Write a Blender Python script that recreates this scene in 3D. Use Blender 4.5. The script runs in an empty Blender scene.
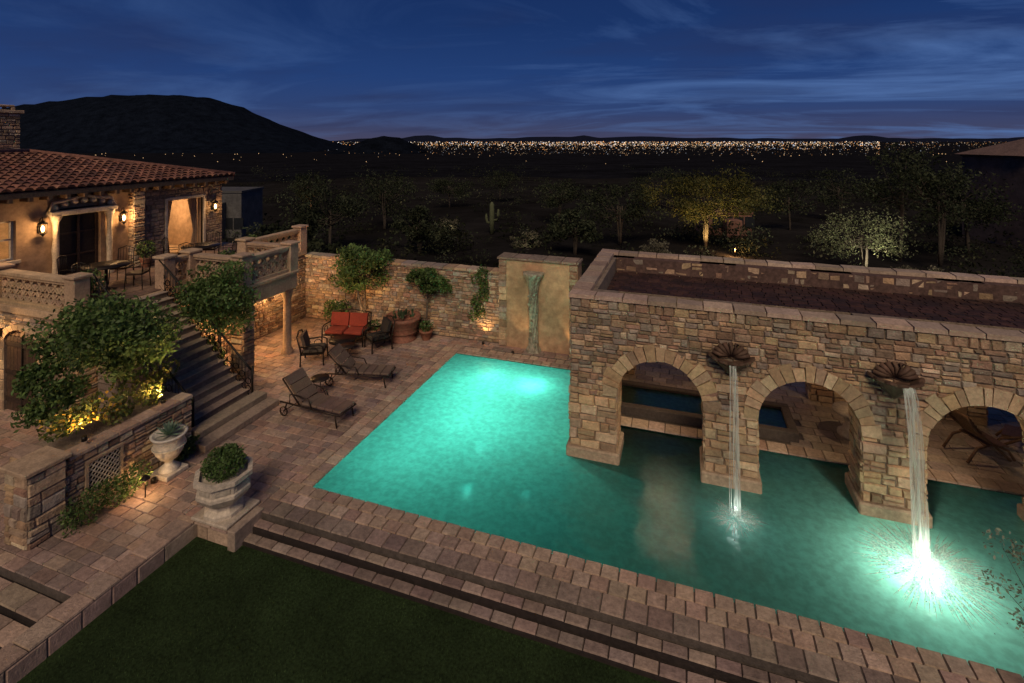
import bpy, math, random
import numpy as np
from mathutils import Vector, Matrix
random.seed(7)
scene=bpy.context.scene
R=random.uniform
V=Vector
F2=(-0.321,0.947); R2=(0.947,0.321)
H=7.3

# ---------------------------------------------------------------- mesh builder
class MB:
    def __init__(s): s.v=[];s.f=[];s.c=[];s.sm=[]
    def face(s,pts,col,sm=False):
        b=len(s.v); s.v.extend([tuple(p) for p in pts]); s.f.append(tuple(range(b,b+len(pts)))); s.c.append(col); s.sm.append(sm)
    def box(s,x0,x1,y0,y1,z0,z1,col,bev=0.0):
        if bev>0:
            b=bev
            bx=(x0,x1);by=(y0,y1);bz=(z0,z1);sg=(1,-1)
            idx={}
            for i in (0,1):
                for j in (0,1):
                    for k in (0,1):
                        x,y,z=bx[i],by[j],bz[k];dx,dy,dz=sg[i]*b,sg[j]*b,sg[k]*b
                        for a,p in enumerate(((x,y+dy,z+dz),(x+dx,y,z+dz),(x+dx,y+dy,z))):
                            idx[(i,j,k,a)]=len(s.v); s.v.append(p)
            def F(l): s.f.append(tuple(idx[q] for q in l)); s.c.append(col); s.sm.append(False)
            for i in (0,1):
                l=[(i,0,0,0),(i,1,0,0),(i,1,1,0),(i,0,1,0)]; F(l if i else l[::-1])
                l=[(0,i,0,1),(0,i,1,1),(1,i,1,1),(1,i,0,1)]; F(l if i else l[::-1])
                l=[(0,0,i,2),(1,0,i,2),(1,1,i,2),(0,1,i,2)]; F(l if i else l[::-1])
            for i in (0,1):
                for j in (0,1):
                    F([(i,j,0,0),(i,j,1,0),(i,j,1,1),(i,j,0,1)])
                    F([(i,0,j,0),(i,1,j,0),(i,1,j,2),(i,0,j,2)])
                    F([(0,i,j,1),(1,i,j,1),(1,i,j,2),(0,i,j,2)])
                    for k in (0,1): F([(i,j,k,0),(i,j,k,1),(i,j,k,2)])
            return
        s.hexa([(x0,y0,z0),(x1,y0,z0),(x1,y1,z0),(x0,y1,z0),(x0,y0,z1),(x1,y0,z1),(x1,y1,z1),(x0,y1,z1)],col)
    def hexa(s,p,col):
        b=len(s.v); s.v.extend([tuple(q) for q in p])
        for q in ((0,3,2,1),(4,5,6,7),(0,1,5,4),(1,2,6,5),(2,3,7,6),(3,0,4,7)):
            s.f.append(tuple(b+i for i in q)); s.c.append(col); s.sm.append(False)
    def tile(s,o,u,v,n,x0,x1,y0,y1,t,ins,col,jit=0.0):
        cs=[(x0,y0),(x1,y0),(x1,y1),(x0,y1)]
        if jit: cs=[(a+R(-jit,jit),b_+R(-jit,jit)) for a,b_ in cs]
        cx=sum(a for a,_ in cs)/4; cy=sum(b_ for _,b_ in cs)/4
        flip=u.cross(v).dot(n)<0
        b=len(s.v)
        for a,b_ in cs: s.v.append(tuple(o+u*a+v*b_))
        for a,b_ in cs:
            a2=a+(ins if a<cx else -ins); b2=b_+(ins if b_<cy else -ins)
            s.v.append(tuple(o+u*a2+v*b2+n*(t+R(-.15,.15)*t)))
        for q in [(4,5,6,7),(0,1,5,4),(1,2,6,5),(2,3,7,6),(3,0,4,7)]:
            if flip: q=q[::-1]
            s.f.append(tuple(b+i for i in q)); s.c.append(col); s.sm.append(False)
    def lathe(s,cx,cy,prof,seg,col,smooth=True,ph=0,flute=0,nf=8,twist=0):
        b=len(s.v)
        for (r,z) in prof:
            for i in range(seg):
                a=ph+twist*z+2*math.pi*i/seg
                rr=r*(1+flute*math.cos(nf*2*math.pi*i/seg))
                s.v.append((cx+rr*math.cos(a),cy+rr*math.sin(a),z))
        for k in range(len(prof)-1):
            for i in range(seg):
                j=(i+1)%seg
                s.f.append((b+k*seg+i,b+k*seg+j,b+(k+1)*seg+j,b+(k+1)*seg+i)); s.c.append(col); s.sm.append(smooth)
    def tube(s,pts,rad,seg,col,smooth=True):
        pts=[V(p) for p in pts]
        if not isinstance(rad,(list,tuple)): rad=[rad]*len(pts)
        b=len(s.v)
        for k,p in enumerate(pts):
            d=(pts[min(k+1,len(pts)-1)]-pts[max(k-1,0)])
            if d.length<1e-6: d=V((0,0,1))
            d.normalize()
            a=V((0,0,1)) if abs(d.z)<.9 else V((1,0,0))
            e1=d.cross(a).normalized(); e2=d.cross(e1)
            for i in range(seg):
                t=2*math.pi*i/seg
                s.v.append(tuple(p+(e1*math.cos(t)+e2*math.sin(t))*rad[k]))
        for k in range(len(pts)-1):
            for i in range(seg):
                j=(i+1)%seg
                s.f.append((b+k*seg+i,b+(k+1)*seg+i,b+(k+1)*seg+j,b+k*seg+j)); s.c.append(col); s.sm.append(smooth)
        s.f.append(tuple(b+i for i in range(seg))); s.c.append(col); s.sm.append(False)
        s.f.append(tuple(b+(len(pts)-1)*seg+i for i in reversed(range(seg)))); s.c.append(col); s.sm.append(False)
    def ring(s,c,u,v,n,R0,w,d,seg,col,a0=0,a1=2*math.pi):
        c=V(c)
        for i in range(seg):
            t0=a0+(a1-a0)*i/seg; t1=a0+(a1-a0)*(i+1)/seg
            P=[]
            for t in (t0,t1):
                e=u*math.cos(t)+v*math.sin(t)
                P.append((c+e*(R0-w)-n*d/2,c+e*R0-n*d/2,c+e*R0+n*d/2,c+e*(R0-w)+n*d/2))
            A,B=P
            s.face([A[3],A[2],B[2],B[3]],col); s.face([A[1],A[0],B[0],B[1]],col)
            s.face([A[2],A[1],B[1],B[2]],col); s.face([A[0],A[3],B[3],B[0]],col)
    def leaf(s,p,size,col,asp=.5,up=0.0):
        d=V((R(-1,1),R(-1,1),R(-1,1)+up))
        if d.length<.05: d=V((0,0,1))
        d.normalize()
        e=d.cross(V((R(-1,1),R(-1,1),R(-1,1))))
        if e.length<.05: e=d.cross(V((1,0,0)))
        e.normalize()
        a=d*size; b=e*size*asp
        s.face([p-a,p+b,p+a,p-b],col)
    def build(s,name,mat,parent=None,loc=None,rotz=0):
        me=bpy.data.meshes.new(name)
        me.from_pydata(s.v,[],s.f)
        at=me.color_attributes.new('Col','FLOAT_COLOR','CORNER')
        n=[len(f) for f in s.f]
        arr=np.repeat(np.array([(c[0],c[1],c[2],1.0) for c in s.c],dtype=np.float32),n,axis=0)
        at.data.foreach_set('color',arr.ravel())
        me.polygons.foreach_set('use_smooth',s.sm)
        me.materials.append(mat)
        me.update()
        ob=bpy.data.objects.new(name,me); scene.collection.objects.link(ob)
        if parent: ob.parent=parent
        if loc is not None: ob.location=loc
        ob.rotation_euler[2]=rotz
        return ob
def empty(name,loc=(0,0,0),rotz=0):
    e=bpy.data.objects.new(name,None); scene.collection.objects.link(e); e.location=loc; e.rotation_euler[2]=rotz; e.empty_display_size=.3
    return e

# ---------------------------------------------------------------- materials
def newmat(name):
    m=bpy.data.materials.new(name); m.use_nodes=True; nt=m.node_tree
    for n in list(nt.nodes): nt.nodes.remove(n)
    o=nt.nodes.new('ShaderNodeOutputMaterial')
    return m,nt,o
def surf(name,rough=.8,ns=6,na=.5,bump=.4,bs=25,metal=0,spec=.3,trans=0,ns2=1.2,na2=.3,bdist=.02):
    m,nt,o=newmat(name); N=nt.nodes; L=nt.links
    at=N.new('ShaderNodeAttribute'); at.attribute_name='Col'
    tc=N.new('ShaderNodeTexCoord')
    col=at.outputs['Color']
    for sc,am in ((ns,na),(ns2,na2)):
        if am<=0: continue
        no=N.new('ShaderNodeTexNoise'); no.inputs['Scale'].default_value=sc; no.inputs['Detail'].default_value=5; no.inputs['Roughness'].default_value=.65
        L.new(tc.outputs['Object'],no.inputs['Vector'])
        mr=N.new('ShaderNodeMapRange'); mr.inputs[1].default_value=.3; mr.inputs[2].default_value=.7; mr.inputs[3].default_value=1-am; mr.inputs[4].default_value=1+am*.7
        L.new(no.outputs['Fac'],mr.inputs[0])
        vm=N.new('ShaderNodeVectorMath'); vm.operation='SCALE'
        L.new(col,vm.inputs[0]); L.new(mr.outputs[0],vm.inputs['Scale'])
        col=vm.outputs[0]
    p=N.new('ShaderNodeBsdfPrincipled')
    L.new(col,p.inputs['Base Color']); p.inputs['Roughness'].default_value=rough; p.inputs['Metallic'].default_value=metal
    p.inputs['Specular IOR Level'].default_value=spec
    if bump>0:
        nb=N.new('ShaderNodeTexNoise'); nb.inputs['Scale'].default_value=bs; nb.inputs['Detail'].default_value=4
        L.new(tc.outputs['Object'],nb.inputs['Vector'])
        b=N.new('ShaderNodeBump'); b.inputs['Strength'].default_value=bump; b.inputs['Distance'].default_value=bdist
        L.new(nb.outputs['Fac'],b.inputs['Height']); L.new(b.outputs[0],p.inputs['Normal'])
    if trans>0:
        t=N.new('ShaderNodeBsdfTranslucent'); L.new(col,t.inputs['Color'])
        mx=N.new('ShaderNodeMixShader'); mx.inputs[0].default_value=trans
        L.new(p.outputs[0],mx.inputs[1]); L.new(t.outputs[0],mx.inputs[2]); L.new(mx.outputs[0],o.inputs[0])
    else: L.new(p.outputs[0],o.inputs[0])
    return m
def emis(name,strength,attr=True,col=(1,1,1)):
    m,nt,o=newmat(name); e=nt.nodes.new('ShaderNodeEmission'); e.inputs[1].default_value=strength
    if attr:
        at=nt.nodes.new('ShaderNodeAttribute'); at.attribute_name='Col'; nt.links.new(at.outputs['Color'],e.inputs[0])
    else: e.inputs[0].default_value=(*col,1)
    nt.links.new(e.outputs[0],o.inputs[0]); m.cycles.emission_sampling='NONE'
    return m
M_STONE=surf('rubble_stone',.85,9,.35,.8,28,bdist=.035)
M_CUT=surf('cut_stone',.8,14,.3,.6,36,ns2=2,na2=.25,bdist=.025)
M_STUCCO=surf('stucco',.9,5,.3,.4,60,ns2=.8,na2=.35)
M_PAVE=surf('stone_pavers',.62,12,.35,.5,35,ns2=.5,na2=.4,spec=.4)
M_TILE=surf('clay_roof_tile',.8,8,.5,.4,30)
M_LEAF=surf('foliage',.55,3,.3,0,1,trans=.35)
M_BRUSH=surf('desert_brush',.9,.4,.4,0,1,trans=.2,spec=0)
M_BARK=surf('bark',.9,12,.5,.8,40)
M_IRON=surf('wrought_iron',.45,20,.3,.1,60,metal=.6)
M_CLOTH=surf('outdoor_cloth',.9,30,.25,.3,120)
M_WOOD=surf('dark_wood',.6,18,.5,.4,50)
M_GROUND=surf('desert_ground',1,.15,.5,.6,2,ns2=.02,na2=.5,bdist=.3,spec=0)
M_GRASS=surf('lawn_grass',.9,25,.6,1.0,140,ns2=.9,na2=.35,bdist=.04,spec=.1)
M_PATINA=surf('patina_bronze',.6,10,.5,.4,30,metal=.2)
M_POOL=surf('pool_plaster',.6,40,.35,.2,60,ns2=1.0,na2=.2)
M_CLAY=surf('terracotta',.75,10,.35,.3,40)
M_BULB=emis('lamp_glass_glow',14,False,(1,.62,.25))
M_CITY=emis('city_light_glow',1.0)
def water_mat():
    m,nt,o=newmat('pool_water'); N=nt.nodes; L=nt.links
    tc=N.new('ShaderNodeTexCoord')
    n1=N.new('ShaderNodeTexNoise'); n1.inputs['Scale'].default_value=1.8; n1.inputs['Detail'].default_value=3; n1.inputs['Distortion'].default_value=.6
    n2=N.new('ShaderNodeTexNoise'); n2.inputs['Scale'].default_value=8; n2.inputs['Detail'].default_value=4
    L.new(tc.outputs['Object'],n1.inputs['Vector']); L.new(tc.outputs['Object'],n2.inputs['Vector'])
    ad=N.new('ShaderNodeMath'); ad.operation='MULTIPLY_ADD'; ad.inputs[1].default_value=.45
    L.new(n2.outputs['Fac'],ad.inputs[0]); L.new(n1.outputs['Fac'],ad.inputs[2])
    b=N.new('ShaderNodeBump'); b.inputs['Strength'].default_value=.6; b.inputs['Distance'].default_value=.08
    L.new(ad.outputs[0],b.inputs['Height'])
    fr=N.new('ShaderNodeFresnel'); fr.inputs['IOR'].default_value=1.36; L.new(b.outputs[0],fr.inputs['Normal'])
    mr=N.new('ShaderNodeMapRange'); mr.inputs[1].default_value=.35; mr.inputs[2].default_value=.65; mr.inputs[3].default_value=.84; mr.inputs[4].default_value=1.08; L.new(n2.outputs['Fac'],mr.inputs[0])
    vm=N.new('ShaderNodeVectorMath'); vm.operation='SCALE'; vm.inputs[0].default_value=(.36,.78,.72); L.new(mr.outputs[0],vm.inputs['Scale'])
    tl=N.new('ShaderNodeBsdfTranslucent'); L.new(vm.outputs[0],tl.inputs[0])
    t=N.new('ShaderNodeBsdfTransparent'); t.inputs[0].default_value=(.40,.75,.74,1)
    m0=N.new('ShaderNodeMixShader'); m0.inputs[0].default_value=.94; L.new(t.outputs[0],m0.inputs[1]); L.new(tl.outputs[0],m0.inputs[2])
    g=N.new('ShaderNodeBsdfGlossy'); g.inputs['Roughness'].default_value=.05; g.inputs[0].default_value=(1,1,1,1); L.new(b.outputs[0],g.inputs['Normal'])
    mx=N.new('ShaderNodeMixShader'); L.new(fr.outputs[0],mx.inputs[0]); L.new(m0.outputs[0],mx.inputs[1]); L.new(g.outputs[0],mx.inputs[2])
    L.new(mx.outputs[0],o.inputs[0]); return m
M_WATER=water_mat()
def fall_mat(name,lo,hi,sc,amax):
    m,nt,o=newmat(name); N=nt.nodes; L=nt.links
    tc=N.new('ShaderNodeTexCoord'); mp=N.new('ShaderNodeMapping'); mp.inputs['Scale'].default_value=sc
    L.new(tc.outputs['Object'],mp.inputs[0])
    n1=N.new('ShaderNodeTexNoise'); n1.inputs['Scale'].default_value=1; n1.inputs['Detail'].default_value=4; L.new(mp.outputs[0],n1.inputs['Vector'])
    mr=N.new('ShaderNodeMapRange'); mr.inputs[1].default_value=lo; mr.inputs[2].default_value=hi; mr.inputs[3].default_value=0.02; mr.inputs[4].default_value=amax
    L.new(n1.outputs['Fac'],mr.inputs[0])
    d=N.new('ShaderNodeBsdfDiffuse'); d.inputs[0].default_value=(.8,.85,.8,1)
    t2=N.new('ShaderNodeBsdfTranslucent'); t2.inputs[0].default_value=(.8,.87,.8,1)
    m1=N.new('ShaderNodeMixShader'); m1.inputs[0].default_value=.5; L.new(d.outputs[0],m1.inputs[1]); L.new(t2.outputs[0],m1.inputs[2])
    t=N.new('ShaderNodeBsdfTransparent')
    mx=N.new('ShaderNodeMixShader'); L.new(mr.outputs[0],mx.inputs[0]); L.new(t.outputs[0],mx.inputs[1]); L.new(m1.outputs[0],mx.inputs[2])
    L.new(mx.outputs[0],o.inputs[0]); return m
M_FALL=fall_mat('falling_water',.35,.65,(40,8,1.5),.7)
M_FOAM=fall_mat('foam',.3,.65,(25,25,25),.7)

# palettes (linear)
STONE=[(.42,.28,.165),(.50,.35,.22),(.36,.235,.14),(.27,.19,.125),(.52,.40,.27),(.40,.26,.17),(.30,.23,.175),(.46,.31,.175),(.36,.29,.22),(.33,.2,.13)]
QUOIN=[(.55,.38,.22),(.50,.34,.19),(.44,.29,.165),(.57,.42,.26),(.46,.33,.21),(.38,.26,.16)]
PAVE=[(.34,.23,.175),(.28,.19,.15),(.38,.265,.20),(.25,.18,.15),(.32,.23,.185),(.36,.225,.165)]
COPE=[(.43,.31,.22),(.38,.27,.20),(.45,.335,.245),(.35,.25,.185),(.40,.27,.20)]
def vary(c,a=.15):
    k=1+R(-a,a); return tuple(max(0,x*k*(1+R(-.04,.04))) for x in c)
X=V((1,0,0));Y=V((0,1,0));Z=V((0,0,1))
def veneer(mb,o,u,v,n,W,Hh,excl=None,rh=(.09,.19),rw=(.12,.36),t=.035,pal=STONE,gap=.007,jit=.012):
    o=V(o); y=0
    while y<Hh-1e-4:
        h=R(*rh)
        if Hh-(y+h)<rh[0]*.8: h=Hh-y
        x=0; first=True
        while x<W-1e-4:
            w=R(*rw)*(0.6 if first and random.random()<.5 else 1); first=False
            if W-(x+w)<rw[0]*.8: w=W-x
            parts=[(y,y+h)]
            if h>rh[0]*1.4 and random.random()<.3: m=y+h*R(.4,.6); parts=[(y,m),(m,y+h)]
            for a,b in parts:
                if excl is None or not excl(x,x+w,a,b):
                    mb.tile(o,u,v,n,x+gap,x+w-gap,a+gap,b-gap,t*R(.7,1.4),.018,vary(random.choice(pal),.24),jit)
            x+=w
        y+=h
def pave(mb,x0,x1,y0,y1,z,tw,th,pal,rowdir='x',t=.02,gap=.006,skip=None,va=.16,wr=.12):
    if rowdir=='x': u,v,W,D=X,Y,x1-x0,y1-y0
    else: u,v,W,D=Y,X,y1-y0,x1-x0
    o=V((x0,y0,z-t)); nr=max(1,round(D/th)); th=D/nr
    for k in range(nr):
        x=-(k%2)*tw*.5-R(0,.05)
        while x<W-1e-3:
            w=tw*R(1-wr,1+wr); a=max(0,x); b=min(W,x+w)
            if b-a>.04:
                cx=o+u*(a+b)/2+v*(k+.5)*th
                if not(skip and skip(cx.x,cx.y)):
                    mb.tile(o,u,v,Z,a+gap,b-gap,k*th+gap,(k+1)*th-gap,t,.009,vary(random.choice(pal),va),.004)
            x+=w
GROUT=(.10,.08,.065); MORT=(.24,.18,.13)

# ---------------------------------------------------------------- lamps
def lamp(name,loc,power,col=(1,.6,.28),rad=.05,kind='POINT',target=None,spot=60,blend=.6,parent=None):
    l=bpy.data.lights.new(name,kind); l.energy=power; l.color=col
    if kind in('POINT','SPOT'): l.shadow_soft_size=rad
    if kind=='SPOT': l.spot_size=math.radians(spot); l.spot_blend=blend
    o=bpy.data.objects.new(name,l); scene.collection.objects.link(o); o.location=loc
    if target is not None:
        o.rotation_euler=(V(target)-V(loc)).to_track_quat('-Z','Y').to_euler()
    if parent: o.parent=parent
    return o
WARM=(1,.58,.25)
def uplight(loc,target,power,spot=80,col=WARM):
    e=empty('landscape_uplight')
    m=MB(); m.lathe(loc[0],loc[1],[(.0,loc[2]-.12),(.05,loc[2]-.12),(.05,loc[2]-.03),(.04,loc[2]-.03),(0,loc[2]-.05)],10,(.03,.025,.02)); m.build('housing',M_IRON,e)
    lamp('beam',loc,power,col,.04,'SPOT',target,spot,.8,e)

# ---------------------------------------------------------------- terrain
def tz(r): return float(np.interp(r,[0,26,32,45,150,600,2500,60000],[-2.2,-2.2,-2.0,-3.1,-7,-22,-60,-60]))
mb=MB(); radii=[0.5,10,20,24,28,32,37,43,50,58,68,80,95,115,140,180,240,330,470,700,1100,1800,2600,5000,12000,45000]
NS=144; vv=[]
for r in radii:
    for i in range(NS):
        a=2*math.pi*i/NS
        n=0 if r<26 or r>3000 else (math.sin(a*9+r*.11)+math.sin(a*23-r*.07))*min(.35,r*.004)
        vv.append((r*math.cos(a),r*math.sin(a),tz(r)+n))
mb.v=vv
for k in range(len(radii)-1):
    for i in range(NS):
        j=(i+1)%NS; mb.f.append((k*NS+i,(k+1)*NS+i,(k+1)*NS+j,k*NS+j)); mb.c.append((.020,.018,.017) if radii[k]<200 else (.012,.012,.015)); mb.sm.append(True)
mb.face([vv[i] for i in range(NS)],(.02,.02,.015))
mb.build('desert_terrain',M_GROUND)

def LD(L,D,z): return (D*F2[0]+L*R2[0],D*F2[1]+L*R2[1],z)
def ridge(name,D0,depth,prof,col,base=-62,rough=.06,step=6,seed=1):
    rnd=random.Random(seed); m=MB(); xs=np.arange(prof[0][0],prof[-1][0]+.1,step); nd=15
    px=[p[0] for p in prof]; py=[p[1] for p in prof]; vs=[]
    k1=rnd.random()*9
    for x in xs:
        top=(140-np.interp(x,px,py))*D0/512+H-base
        for d in range(nd):
            t=d/(nd-1); D=D0+(t-.5)*2*depth
            bell=math.cos((t-.5)*math.pi)**1.3
            h=top*bell*(1+rough*(math.sin(x*.21+k1+d*1.7)*.5+math.sin(x*.53+d*2.9)*.35+rnd.uniform(-.25,.25))*(1 if bell<.98 else .4))
            vs.append(LD((x-512)/512*D0*1.0,D,base+max(h,-5)))
    m.v=vs
    for i in range(len(xs)-1):
        for d in range(nd-1):
            m.f.append((i*nd+d,(i+1)*nd+d,(i+1)*nd+d+1,i*nd+d+1)); m.c.append(col); m.sm.append(True)
    m.build(name,M_GROUND)
ridge('mountain',3500,900,[(-420,150),(-300,128),(-150,112),(-60,118),(0,113),(30,107),(60,103),(100,97.5),(140,95),(185,95.5),(210,98),(235,106),(262,119),(300,134),(330,145),(350,150)],(.007,.010,.017),seed=3,rough=.035)
ridge('hill',2700,260,[(335,152),(352,146),(368,139),(385,136),(400,138),(412,144),(425,152)],(.006,.008,.013),step=3,seed=5)
pr=[(340,141)]
rr=random.Random(11)
for x in range(360,1500,14): pr.append((x,138.6-max(0,rr.gauss(0,1.0))-4.5*math.exp(-((x-424)/12)**2)-2.2*math.exp(-((x-640)/40)**2)-2*math.exp(-((x-560)/20)**2)))
pr.append((1510,141))
ridge('distant_hills',21000,2500,pr,(.014,.018,.036),step=4,rough=.02,seed=9)

# city lights
mb=MB()
def spark(p,s,col):
    x,y,z=p; P=[(x+s,y,z),(x-s,y,z),(x,y+s,z),(x,y-s,z),(x,y,z+s),(x,y,z-s)]
    b=len(mb.v); mb.v.extend(P)
    for q in ((0,2,4),(2,1,4),(1,3,4),(3,0,4),(2,0,5),(1,2,5),(3,1,5),(0,3,5)): mb.f.append(tuple(b+i for i in q)); mb.c.append(col); mb.sm.append(False)
CC=[(1,.5,.2),(1,.65,.35),(1,.42,.14),(1,.8,.6),(.8,.85,1),(1,.75,.5)]
for i in range(5200):
    px=random.choice([R(325,870),random.gauss(640,110),R(420,850),R(860,1060)])
    if px<325: continue
    if px>880 and random.random()<.6: continue
    u=random.random()
    if u<.62: D=1/R(1/19000,1/5600)
    elif u<.9: D=1/R(1/6000,1/3000)
    else: D=1/R(1/3000,1/1300)
    b=R(.12,1)**2.4*(2.4 if u<.62 else 1.3 if u<.9 else .6)*(.35 if px>880 else 1)
    c=random.choice(CC)
    spark(LD((px-512)/512*D,D,tz(D)+R(3,14)),D*.00062*R(.6,1.5),tuple(k*b for k in c))
for i in range(80):
    px=R(-40,330) if random.random()<.45 else R(330,1000); D=R(400,2400); b=R(.3,1.3)
    spark(LD((px-512)/512*D,D,tz(D)+4),D*.0008,(b,b*.6,b*.3))
mb.build('city_lights',M_CITY)

# ---------------------------------------------------------------- foliage helpers
GREEN=[(.085,.14,.035),(.11,.175,.045),(.065,.11,.03),(.145,.21,.06),(.09,.15,.045)]
def blob_leaves(mb,c,r,n,size,pal=GREEN,asp=.5,shell=.55,up=0):
    for _ in range(n):
        d=V((random.gauss(0,1),random.gauss(0,1),random.gauss(0,1))).normalized()*(R(shell,1)**.6 if random.random()<.8 else R(.2,1.15))
        p=V((c[0]+d.x*r[0],c[1]+d.y*r[1],c[2]+d.z*r[2]))
        mb.leaf(p,size*R(.6,1.3),vary(random.choice(pal),.3),asp,up)
def tree(name,base,cc,cr,ncl=26,per=170,ls=.055,pal=GREEN,tr=.06,bark=(.13,.10,.075),clr=(.28,.45),multi=1,spread=(.45,.95),mat=None):
    e=empty(name); tb=MB(); lf=MB(); base=V(base); cc=V(cc)
    fork=base.lerp(cc,.62)
    for m in range(multi):
        off=V((R(-1,1),R(-1,1),0))*(.0 if multi==1 else .18)
        mid=base.lerp(fork,.5)+V((R(-.08,.08),R(-.08,.08),0))+off
        fk=fork+off*2
        tb.tube([base+off*.3,mid,fk,cc+off*2],[tr*1.25,tr,tr*.8,tr*.35],8,bark)
    for k in range(ncl):
        d=V((random.gauss(0,1),random.gauss(0,1),random.gauss(0,.9))).normalized()*R(*spread)
        c=V((cc.x+d.x*cr[0],cc.y+d.y*cr[1],cc.z+d.z*cr[2]))
        m=fork.lerp(c,.5)+V((0,0,-.05)); tb.tube([fork.lerp(cc,R(0,.8)),m,c],[tr*.4,tr*.25,tr*.1],5,bark)
        s=R(*clr)*min(cr)
        tone=R(.6,1.35)
        blob_leaves(lf,c,(s*1.2,s*1.2,s*.85),per,ls,[tuple(q*tone for q in g) for g in pal],shell=.3)
    tb.build('trunk',M_BARK,e); lf.build('crown',mat or M_LEAF,e); return e

# ---------------------------------------------------------------- slabs / decks
PX0,PX1,PY0,PY1=-7.5,14.0,8.8,16.1
mb=MB()
mb.box(-30,-9.25,5.5,20,-2.3,-.02,GROUT)
mb.box(-9.25,-7.9,7.4,20,-2.3,-.021,GROUT)
mb.box(-7.9,PX0-.02,7.95,20,-2.3,-.02,GROUT)
mb.box(PX0-.02,16,7.95,PY0+.0,-2.3,-.02,GROUT)
mb.box(-9.25,-8.9,-10,7.4,-2.3,-.022,GROUT)
mb.box(PX0-.02,-2.55,PY1,20,-2.3,-.021,GROUT)
mb.box(-2.55,16,13.4,18.2,-2.3,-.02,GROUT)
mb.box(PX1,16,PY0,13.4,-2.31,-.022,GROUT)
mb.build('patio_base',M_PAVE)
mb=MB()
pave(mb,-20,-9.25,5.5,8.4,0,.36,.24,PAVE)
pave(mb,-14.9,-8.05,8.4,17.25,0,.36,.24,PAVE)
pave(mb,-20,-14.9,8.4,8.84,0,.36,.22,PAVE)
pave(mb,-9.25,-8.05,7.4,8.4,0,.36,.25,PAVE)
mb.build('stone_patio',M_PAVE)
mb=MB()
pave(mb,-8.05,16,8.3,8.86,.012,.30,.28,COPE,'x',t=.035,gap=.008,wr=.04)
pave(mb,-8.05,-7.44,8.86,16.7,.012,.30,.3,COPE,'y',t=.035,gap=.008,wr=.04)
pave(mb,-7.44,-2.6,16.04,16.6,.012,.30,.28,COPE,'x',t=.035,gap=.008,wr=.04)
pave(mb,-8.05,-2.6,16.7,17.25,0,.4,.27,PAVE)
mb.build('pool_coping',M_CUT)
mb=MB()
pave(mb,-2.5,16,13.34,13.75,.01,.4,.41,COPE,'x',t=.03)
pave(mb,-2.5,16,13.75,18,.0,.45,.32,[(.36,.29,.21),(.32,.25,.19),(.4,.32,.24)],'x',skip=lambda x,y:(-2.0<x<2.6 and 13.9<y<15.4))
mb.build('pavilion_floor',M_PAVE)
e=empty('garden_steps'); mb=MB()
SD=[(.30,.215,.165),(.26,.185,.145),(.34,.25,.19)]
mb.box(-7.9,16,7.72,7.95,-2.3,-.15,(.03,.022,.018)); mb.box(-7.9,16,7.48,7.72,-2.3,-.26,(.03,.022,.018))  # risers in shadow: the shade is put into this dark colour
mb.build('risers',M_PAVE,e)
mb=MB()
pave(mb,-8.05,16,7.95,8.3,0.004,.36,.35,SD,'x',t=.03,wr=.05)
pave(mb,-7.9,16,7.74,7.92,-.115,.36,.18,SD,'x',t=.03,wr=.05)
pave(mb,-7.9,16,7.50,7.69,-.225,.36,.19,SD,'x',t=.03,wr=.05)
mb.build('treads',M_PAVE,e)
mb=MB(); mb.box(-8.06,-7.88,7.3,8.0,-1,.05,(.36,.27,.2),.015); mb.build('cheek_wall',M_CUT,e)
mb=MB()
pave(mb,-9.3,-8.88,1.0,7.4,.012,.42,.42,COPE,'y',t=.03,wr=.04)
pave(mb,-8.88,-8.08,7.30,7.42,.012,.42,.12,COPE,'x',t=.03,wr=.04)
veneer(mb,(-8.9,1,-.34),Y,Z,X,6.4,.31,rh=(.3,.31),rw=(.4,.5),t=.015,pal=COPE,jit=.003)
veneer(mb,(-8.9,7.385,-.34),X,Z,-Y,.85,.31,rh=(.3,.31),rw=(.4,.5),t=.015,pal=COPE,jit=.003)
mb.build('lawn_border',M_CUT)
mb=MB(); mb.box(-8.89,16,-10,7.36,-2.3,-.31,(.042,.070,.024)); mb.box(-8.05,16,7.36,7.5,-2.3,-.311,(.042,.070,.024))
for _ in range(42000):
    x=R(-8.85,4); y=7.45-abs(R(0,1))**1.2*4.2
    if x<-8.0 and y>7.34: continue
    h=R(.015,.045); dx=.005;dy=R(-.005,.005); g=R(.5,1.7)
    mb.face([(x-dx,y-dy,-.315),(x+dx,y+dy,-.315),(x+R(-.015,.015),y+R(-.015,.015),-.31+h)],(.056*g,.095*g,.032*g))
mb.build('lawn',M_GRASS)
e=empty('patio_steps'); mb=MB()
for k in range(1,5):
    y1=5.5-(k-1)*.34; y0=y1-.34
    mb.box(-20,-9.3,y0,y1,-2.2,-.13*k-.03,(.03,.022,.018))  # same shadow-dark riser colour as on the garden steps
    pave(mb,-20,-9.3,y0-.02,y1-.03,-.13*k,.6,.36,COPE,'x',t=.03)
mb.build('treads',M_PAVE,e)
mb=MB(); mb.box(-20,-9.3,-10,4.14,-2.2,-.66,GROUT); pave(mb,-14,-9.3,1,4.14,-.64,.42,.26,PAVE); mb.build('lower_walk',M_PAVE)

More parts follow.
